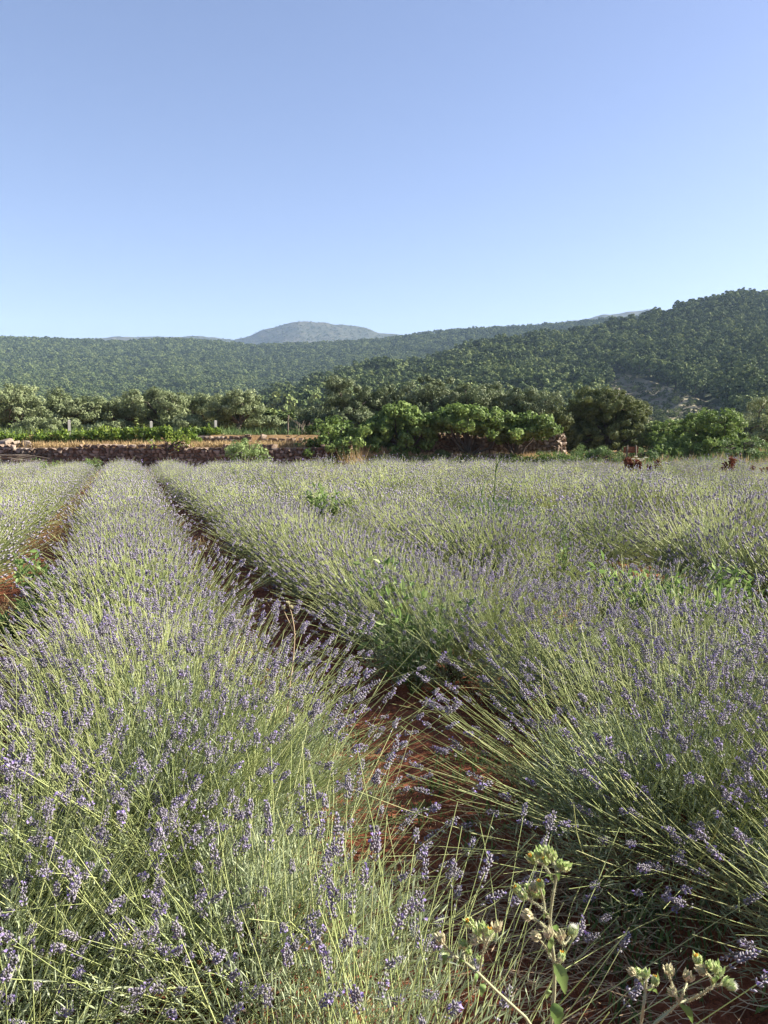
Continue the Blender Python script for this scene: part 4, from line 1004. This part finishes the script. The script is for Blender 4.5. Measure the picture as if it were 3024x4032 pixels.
# straw litter and clods on the bare soil
rng = np.random.default_rng(201); g = G()
n = 950; x = rng.normal(.52, .28, n); y = rng.normal(2.35, .32, n); z = soil_z(x, y) + rng.random(n) ** 2 * .05 + .004
a = rng.normal(0, .9, n); L = rng.uniform(.06, .26, n); d = np.stack([np.cos(a), np.sin(a), rng.normal(size=n) * .12], 1)
P_ = np.stack([x, y, z], 1)[:, None] + d[:, None] * (L[:, None] * np.linspace(-.5, .5, 4))[..., None] + rng.normal(size=(n, 1, 3)) * .02 * (np.linspace(-1, 1, 4) ** 2)[None, :, None]
P_[..., 2] = np.maximum(P_[..., 2], soil_z(P_[..., 0], P_[..., 1]) + .003)
tubes(g, P_, .0013, 3, rng.random(n))
n = 900; x = rng.uniform(-3.5, 4.5, n); y = rng.uniform(1.6, 9, n); a = rng.random(n) * 6.28; L = rng.uniform(.03, .14, n)
d = np.stack([np.cos(a), np.sin(a), 0 * a], 1); P_ = np.stack([x, y, 0 * x], 1)[:, None] + d[:, None] * (L[:, None] * np.linspace(-.5, .5, 3))[..., None]
P_[..., 2] = soil_z(P_[..., 0], P_[..., 1]) + .004; tubes(g, P_, .0012, 3, rng.random(n))
tag(mesh_obj('dry_straw', g.mesh('dry_straw', M['straw'])), 'matted dry straw litter lying on the red soil', 'straw', kind='stuff')
g = G()
for k in range(420):
    u, v_ = 1.0 + rng.normal() * .25 + (0 if rng.random() < .75 else -2.0), rng.uniform(1.4, 9); x, y = uv2xy(u, v_)
    V, Fc, _ = STONES[k % 10]; q = rng.uniform(.005, .026) * (1 if rng.random() < .93 else 1.8)
    g.add(V * [q * 1.3, q, q * .8] + [x, y, float(soil_z(np.array([x]), np.array([y]))[0]) + q * .2], Fc, rng.random())
tag(mesh_obj('soil_clods', g.mesh('soil_clods', M['soilclod'])), 'crumbled red soil clods scattered along the bare paths', 'soil', kind='stuff')

# tall thin dry stalk between the rows
p = [at(1125, 2800, 3.0), at(1150, 2640, 3.0), at(1163, 2500, 3.0), at(1150, 2420, 3.0), at(1138, 2385, 3.0)]
root = tag(empty('dry_stalk', (p[0].x, 3.0, 0)), 'tall pinkish dry weed stalk beside the centre row', 'stalk'); b0 = np.array([p[0].x, 3.0, 0])
g = G(); Q = np.array([b0] + [np.array(q) for q in p]); t = np.linspace(0, 5, 21); Q = np.stack([np.interp(t, np.arange(6), Q[:, k]) for k in range(3)], 1)
for _ in range(3): Q[1:-1] = (Q[:-2] + 2 * Q[1:-1] + Q[2:]) / 4
tubes(g, [Q - b0], [np.linspace(.003, .0014, 21)], 5, .7)
tubes(g, [[np.array(p[2]) - b0, np.array(at(1118, 2405, 3.0)) - b0]], [[.0018, .001]], 4, .7)
mesh_obj('stem', g.mesh('stem', M['straw'], True), root)
for x, y in ((1136, 2382), (1116, 2400), (1148, 2398)):
    o = mesh_obj('seed_head', BUDS[3], root, Vector(np.array(at(x, y, 3.0)) - b0), 0, .017)

# fennel-like tall weed
Y = 9.0; root = tag(empty('fennel_plant', (at(1950, 2040, Y).x, Y, 0)), 'tall fennel like weed with dark upright stems above the lavender', 'weed'); b0 = np.array(root.location)
g = G(); gl = G(); rng = np.random.default_rng(303)
for st in [[(1939, 2033), (1950, 1888), (1957, 1780)], [(1951, 1860), (1961, 1823), (1975, 1805)], [(1999, 2055), (2008, 1972), (2019, 1907), (2041, 1852)], [(1903, 2030), (1896, 1936), (1885, 1888)], [(1871, 2011), (1855, 1980), (1824, 1946)], [(2048, 2026), (2060, 1990), (2080, 1964)], [(1950, 2040), (1970, 1980), (1988, 1925)], [(1898, 1945), (1905, 1915), (1912, 1890)]]:
    Q = [np.array(at(x, y, Y + rng.normal() * .05)) - b0 for x, y in st]
    if st[0][1] > 2000: Q = [np.array([Q[0][0] * .6, 0, -.05])] + Q
    Q = np.array(Q); tubes(g, [Q], [np.linspace(.009, .003, len(Q))], 5, .1)
mesh_obj('stem', g.mesh('stem', M['weed'], True), root)
n = 2600; t = rng.random(n) ** .8; x = rng.normal(size=n) * (.38 - .15 * t); C = np.stack([x + .03, rng.normal(size=n) * .25, .3 + .55 * t], 1)
leaves(gl, C, rng.normal(size=(n, 3)) + [0, 0, .7], rng.normal(size=(n, 3)), rng.uniform(.04, .09, n), .007, rng.uniform(.1, .6, n))
tag(mesh_obj('foliage', gl.mesh('foliage', M['shrub']), root), kind='stuff')

# leafy weeds among the lavender
def weed(px, py, label, seed, h=.45, w=.28, n=260, mat='weed', L=.085, zt=.52):
    rng = np.random.default_rng(seed); Y = (CAM_H - zt) / max((py - 1742), 20) * F_PX; b = at(px, 1742, Y)
    root = tag(empty('leafy_weed', (b.x, Y, 0)), label, 'weed', 'green weeds among the lavender'); g, gl = G(), G()
    k = 14; a = rng.random(k) * 6.28; e = np.stack([np.cos(a) * w * rng.uniform(.2, 1, k), np.sin(a) * w * rng.uniform(.2, 1, k), h * rng.uniform(.8, 1.4, k)], 1)
    Q = np.array([bend((0, 0, 0), q, rng, 5, .08) for q in e]); tubes(g, Q, np.linspace(.005, .002, 5)[None], 4, .5)
    j = rng.integers(0, k, n); u = rng.uniform(.25, 1, n); C = e[j] * u[:, None] + rng.normal(size=(n, 3)) * .02
    leaves(gl, C, rng.normal(size=(n, 3)) + [0, 0, .3], rng.normal(size=(n, 3)) + [0, 0, 1], L * rng.uniform(.6, 1.3, n), L * .42, rng.uniform(.2, 1, n))
    mesh_obj('stem', g.mesh('stem', M['weed'], True), root); tag(mesh_obj('foliage', gl.mesh('foliage', M[mat]), root), kind='stuff')
for i, (px, py, lab, kw) in enumerate([
    (2450, 2270, 'bright green leafy weed right of the dark hollow in the field', {}), (2590, 2310, 'green weed patch behind the red soil hollow on the right', {}), (2900, 2280, 'leafy green weed among lavender near the right edge', {}),
    (2720, 2330, 'small green weed between lavender bushes right of the hollow', {'h': .4}), (1640, 2420, 'fresh green weed in the dark flanked bush past the soil patch', {'h': .5, 'w': .35}), (1500, 2290, 'green weed in the row bordering the shaded path', {'h': .5}),
    (2230, 2180, 'tall narrow pale weed standing before the dark hollow', {'h': .62, 'w': .05, 'n': 70, 'L': .06}), (110, 2330, 'pale weed on the left path beside the centre row', {'h': .4, 'zt': .25}), (40, 2480, 'dull green weed at the left edge by the soil path', {'h': .25, 'zt': .12}),
    (1290, 1985, 'yellow green weed clump mid field left of the fennel', {'h': .6, 'w': .5, 'n': 900, 'L': .09}), (360, 1835, 'pale green flowerless clump at the far end of the left row', {'h': .65, 'w': .5, 'n': 900, 'L': .09, 'zt': .5}),
    (190, 1845, 'pale green clump before the brushwood at the left', {'h': .6, 'w': .6, 'n': 700, 'L': .09, 'zt': .5})]):
    weed(px, py, lab, 400 + i, **kw)
# small ground weeds on the shaded path
rng = np.random.default_rng(222); n = 260; pc = np.array([ground_at(*p)[:2] for p in [(2420, 3650), (2350, 3500), (2050, 3300), (1700, 3150), (1250, 2900), (2600, 3750), (1850, 3050), (2450, 3800), (2150, 3200)]])
j = rng.integers(0, len(pc), n); x = pc[j, 0] + rng.normal(size=n) * .12; y = pc[j, 1] + rng.normal(size=n) * .12
grass('ground_weeds', 'tiny green weeds creeping over the shaded soil path', np.stack([x, y, soil_z(x, y)], 1), rng.uniform(.02, .07, n), 'shrub', 223, n=6, w=.009, spread=.02)

# dry grass on the left path and between the rows
rng = np.random.default_rng(230); n = 1100; u = np.where(rng.random(n) < .7, rng.normal(-1.05, .22, n), rng.normal(.95, .25, n)); v_ = np.where(u < 0, rng.uniform(4, 24, n), rng.uniform(6, 24, n)); x, y = rn[0] * u + rd[0] * v_, rn[1] * u + rd[1] * v_
k = fbm(x * 1.3, y * 1.3, 3, 2) > -.05; x, y = x[k], y[k]
grass('path_grass', 'thin dry grass along the soil paths between the rows', np.stack([x, y, soil_z(x, y)], 1), rng.uniform(.06, .2, len(x)), 'drygrass', 231, n=7, w=.006, spread=.05)
# red dock stalks in the far field
def dock(px, py, top, label, seed, Y=27.0, k=3, lean=0):
    rng = np.random.default_rng(seed); b = at(px, 1742, Y); h = at(px, top, Y).z
    root = tag(empty('dock_plant', (b.x, Y, 0)), label, 'weed', 'red dock stalks in the lavender'); g, gs = G(), G()
    for q in range(k):
        e = np.array([rng.normal() * .12 + lean, rng.normal() * .1, h * rng.uniform(.78, 1.0) if q else h]); Q = bend((0, 0, 0), e, rng, 6, .05); tubes(g, [Q], [np.linspace(.01, .005, 6)], 5, .6)
        n = 130; t = rng.uniform(.6, 1, n); C = np.stack([np.interp(t * 5, np.arange(6), Q[:, c]) for c in range(3)], 1) + rng.normal(size=(n, 3)) * [.035, .035, .02]
        leaves(gs, C, rng.normal(size=(n, 3)) + [0, 0, .8], rng.normal(size=(n, 3)), .075, .06, rng.random(n))
    mesh_obj('stem', g.mesh('stem', M['dock'], True), root); tag(mesh_obj('seed_heads', gs.mesh('seed_heads', M['dock']), root), kind='stuff')
for i, (px, top, lab, kw) in enumerate([(2485, 1803, 'largest rust red dock plant, below the wooden sign', {'k': 7}), (2442, 1845, 'tiny red dock stalk left of the largest dock plant', {'k': 1}), (2558, 1838, 'short red dock stalk between the two taller ones', {'k': 2}), (2605, 1818, 'upright red dock stalk second in size', {'k': 3}),
                               (2788, 1852, 'left one of two small dark dock stalks before the rounded fig bush', {'k': 2}), (2812, 1858, 'right one of two small dark dock stalks before the rounded fig bush', {'k': 2}), (2842, 1842, 'slanting dark dock stalk', {'k': 1, 'lean': .12}), (2886, 1805, 'tall crooked dock stalk rising against the low shrub', {'k': 3}), (2975, 1840, 'single red dock stalk near the right edge', {'k': 1}), (3012, 1846, 'red dock stalk touching the right edge', {'k': 2})]):
    dock(px, 0, top, lab, 600 + i, **kw)
# white wild carrot umbels
rng = np.random.default_rng(640)
for i, (px, py) in enumerate([(2493, 1807), (2505, 1797), (2517, 1807), (2530, 1808), (2543, 1802), (2524, 1813), (2632, 1822), (2775, 1846), (2790, 1847), (2860, 1830), (1560, 1822), (1820, 1815)]):
    Y = 31 + rng.random() * 5; p = at(px, py, Y); root = tag(empty('wild_carrot', (p.x, Y, 0)), 'thin wild carrot with a flat white flower head above the far lavender', 'wildflower', 'white wild carrots in the far field')
    g = G(); tubes(g, [bend((0, 0, 0), (0, 0, p.z), rng, 5, .02)], [np.full(5, .006)], 4, .5); mesh_obj('stem', g.mesh('stem', M['weed'], True), root)
    g = G(); n = 60; a = rng.random(n) * 6.28; r = .07 * np.sqrt(rng.random(n)); leaves(g, np.stack([np.cos(a) * r, np.sin(a) * r, p.z + rng.normal(size=n) * .006], 1), rng.normal(size=(n, 3)) * [1, 1, .2], np.array([[0, 0, 1.]]) + rng.normal(size=(n, 3)) * .2, .03, .03, rng.random(n))
    mesh_obj('flower_head', g.mesh('flower_head', M['white']), root)
# yellowish dry weeds and grass in the far field
rng = np.random.default_rng(650); n = 1500; px_ = rng.uniform(1100, 3024, n); Y_ = rng.uniform(22, 35, n); x = (px_ - 1512) / F_PX * Y_
k = fbm(x * .35, Y_ * .35, 77, 3) > .02
x, Y_ = x[k], Y_[k]; grass('field_weeds', 'yellowish seeding weeds scattered through the far lavender', np.stack([x, Y_, 0 * x + .1], 1), rng.uniform(.3, .6, len(x)), 'drygrass', 651, n=12, w=.014, spread=.2)
x = X(1390, 40.6) + rng.normal(size=60) * .35; y = 40.6 + rng.normal(size=60) * .2
tag(grass('grass_tuft', 'tall pale grass tuft before the leftmost fig', np.stack([x, y, 0 * x], 1), rng.uniform(.6, 1.3, 60), 'drygrass', 652, n=6, w=.02, spread=.06), cat='grass')

# ------------------------------------------------------------------ haze
bm = bmesh.new(); bmesh.ops.create_cube(bm, size=1.0)
me = bpy.data.meshes.new('haze'); bm.to_mesh(me); bm.free()
hz = mesh_obj('haze', me, loc=(0, 1950, 300 - 2), scale=(7200, 4200, 600)); tag(hz, kind='stuff')
m = bpy.data.materials.new('haze'); m.use_nodes = True; m.node_tree.nodes.remove(m.node_tree.nodes['Principled BSDF'])
pv = m.node_tree.nodes.new('ShaderNodeVolumePrincipled'); pv.inputs['Color'].default_value = (.50, .70, 1.0, 1)
pv.inputs['Density'].default_value = 0.000115; pv.inputs['Anisotropy'].default_value = 0.0
m.node_tree.links.new(pv.outputs[0], m.node_tree.nodes['Material Output'].inputs['Volume'])
me.materials.append(m)
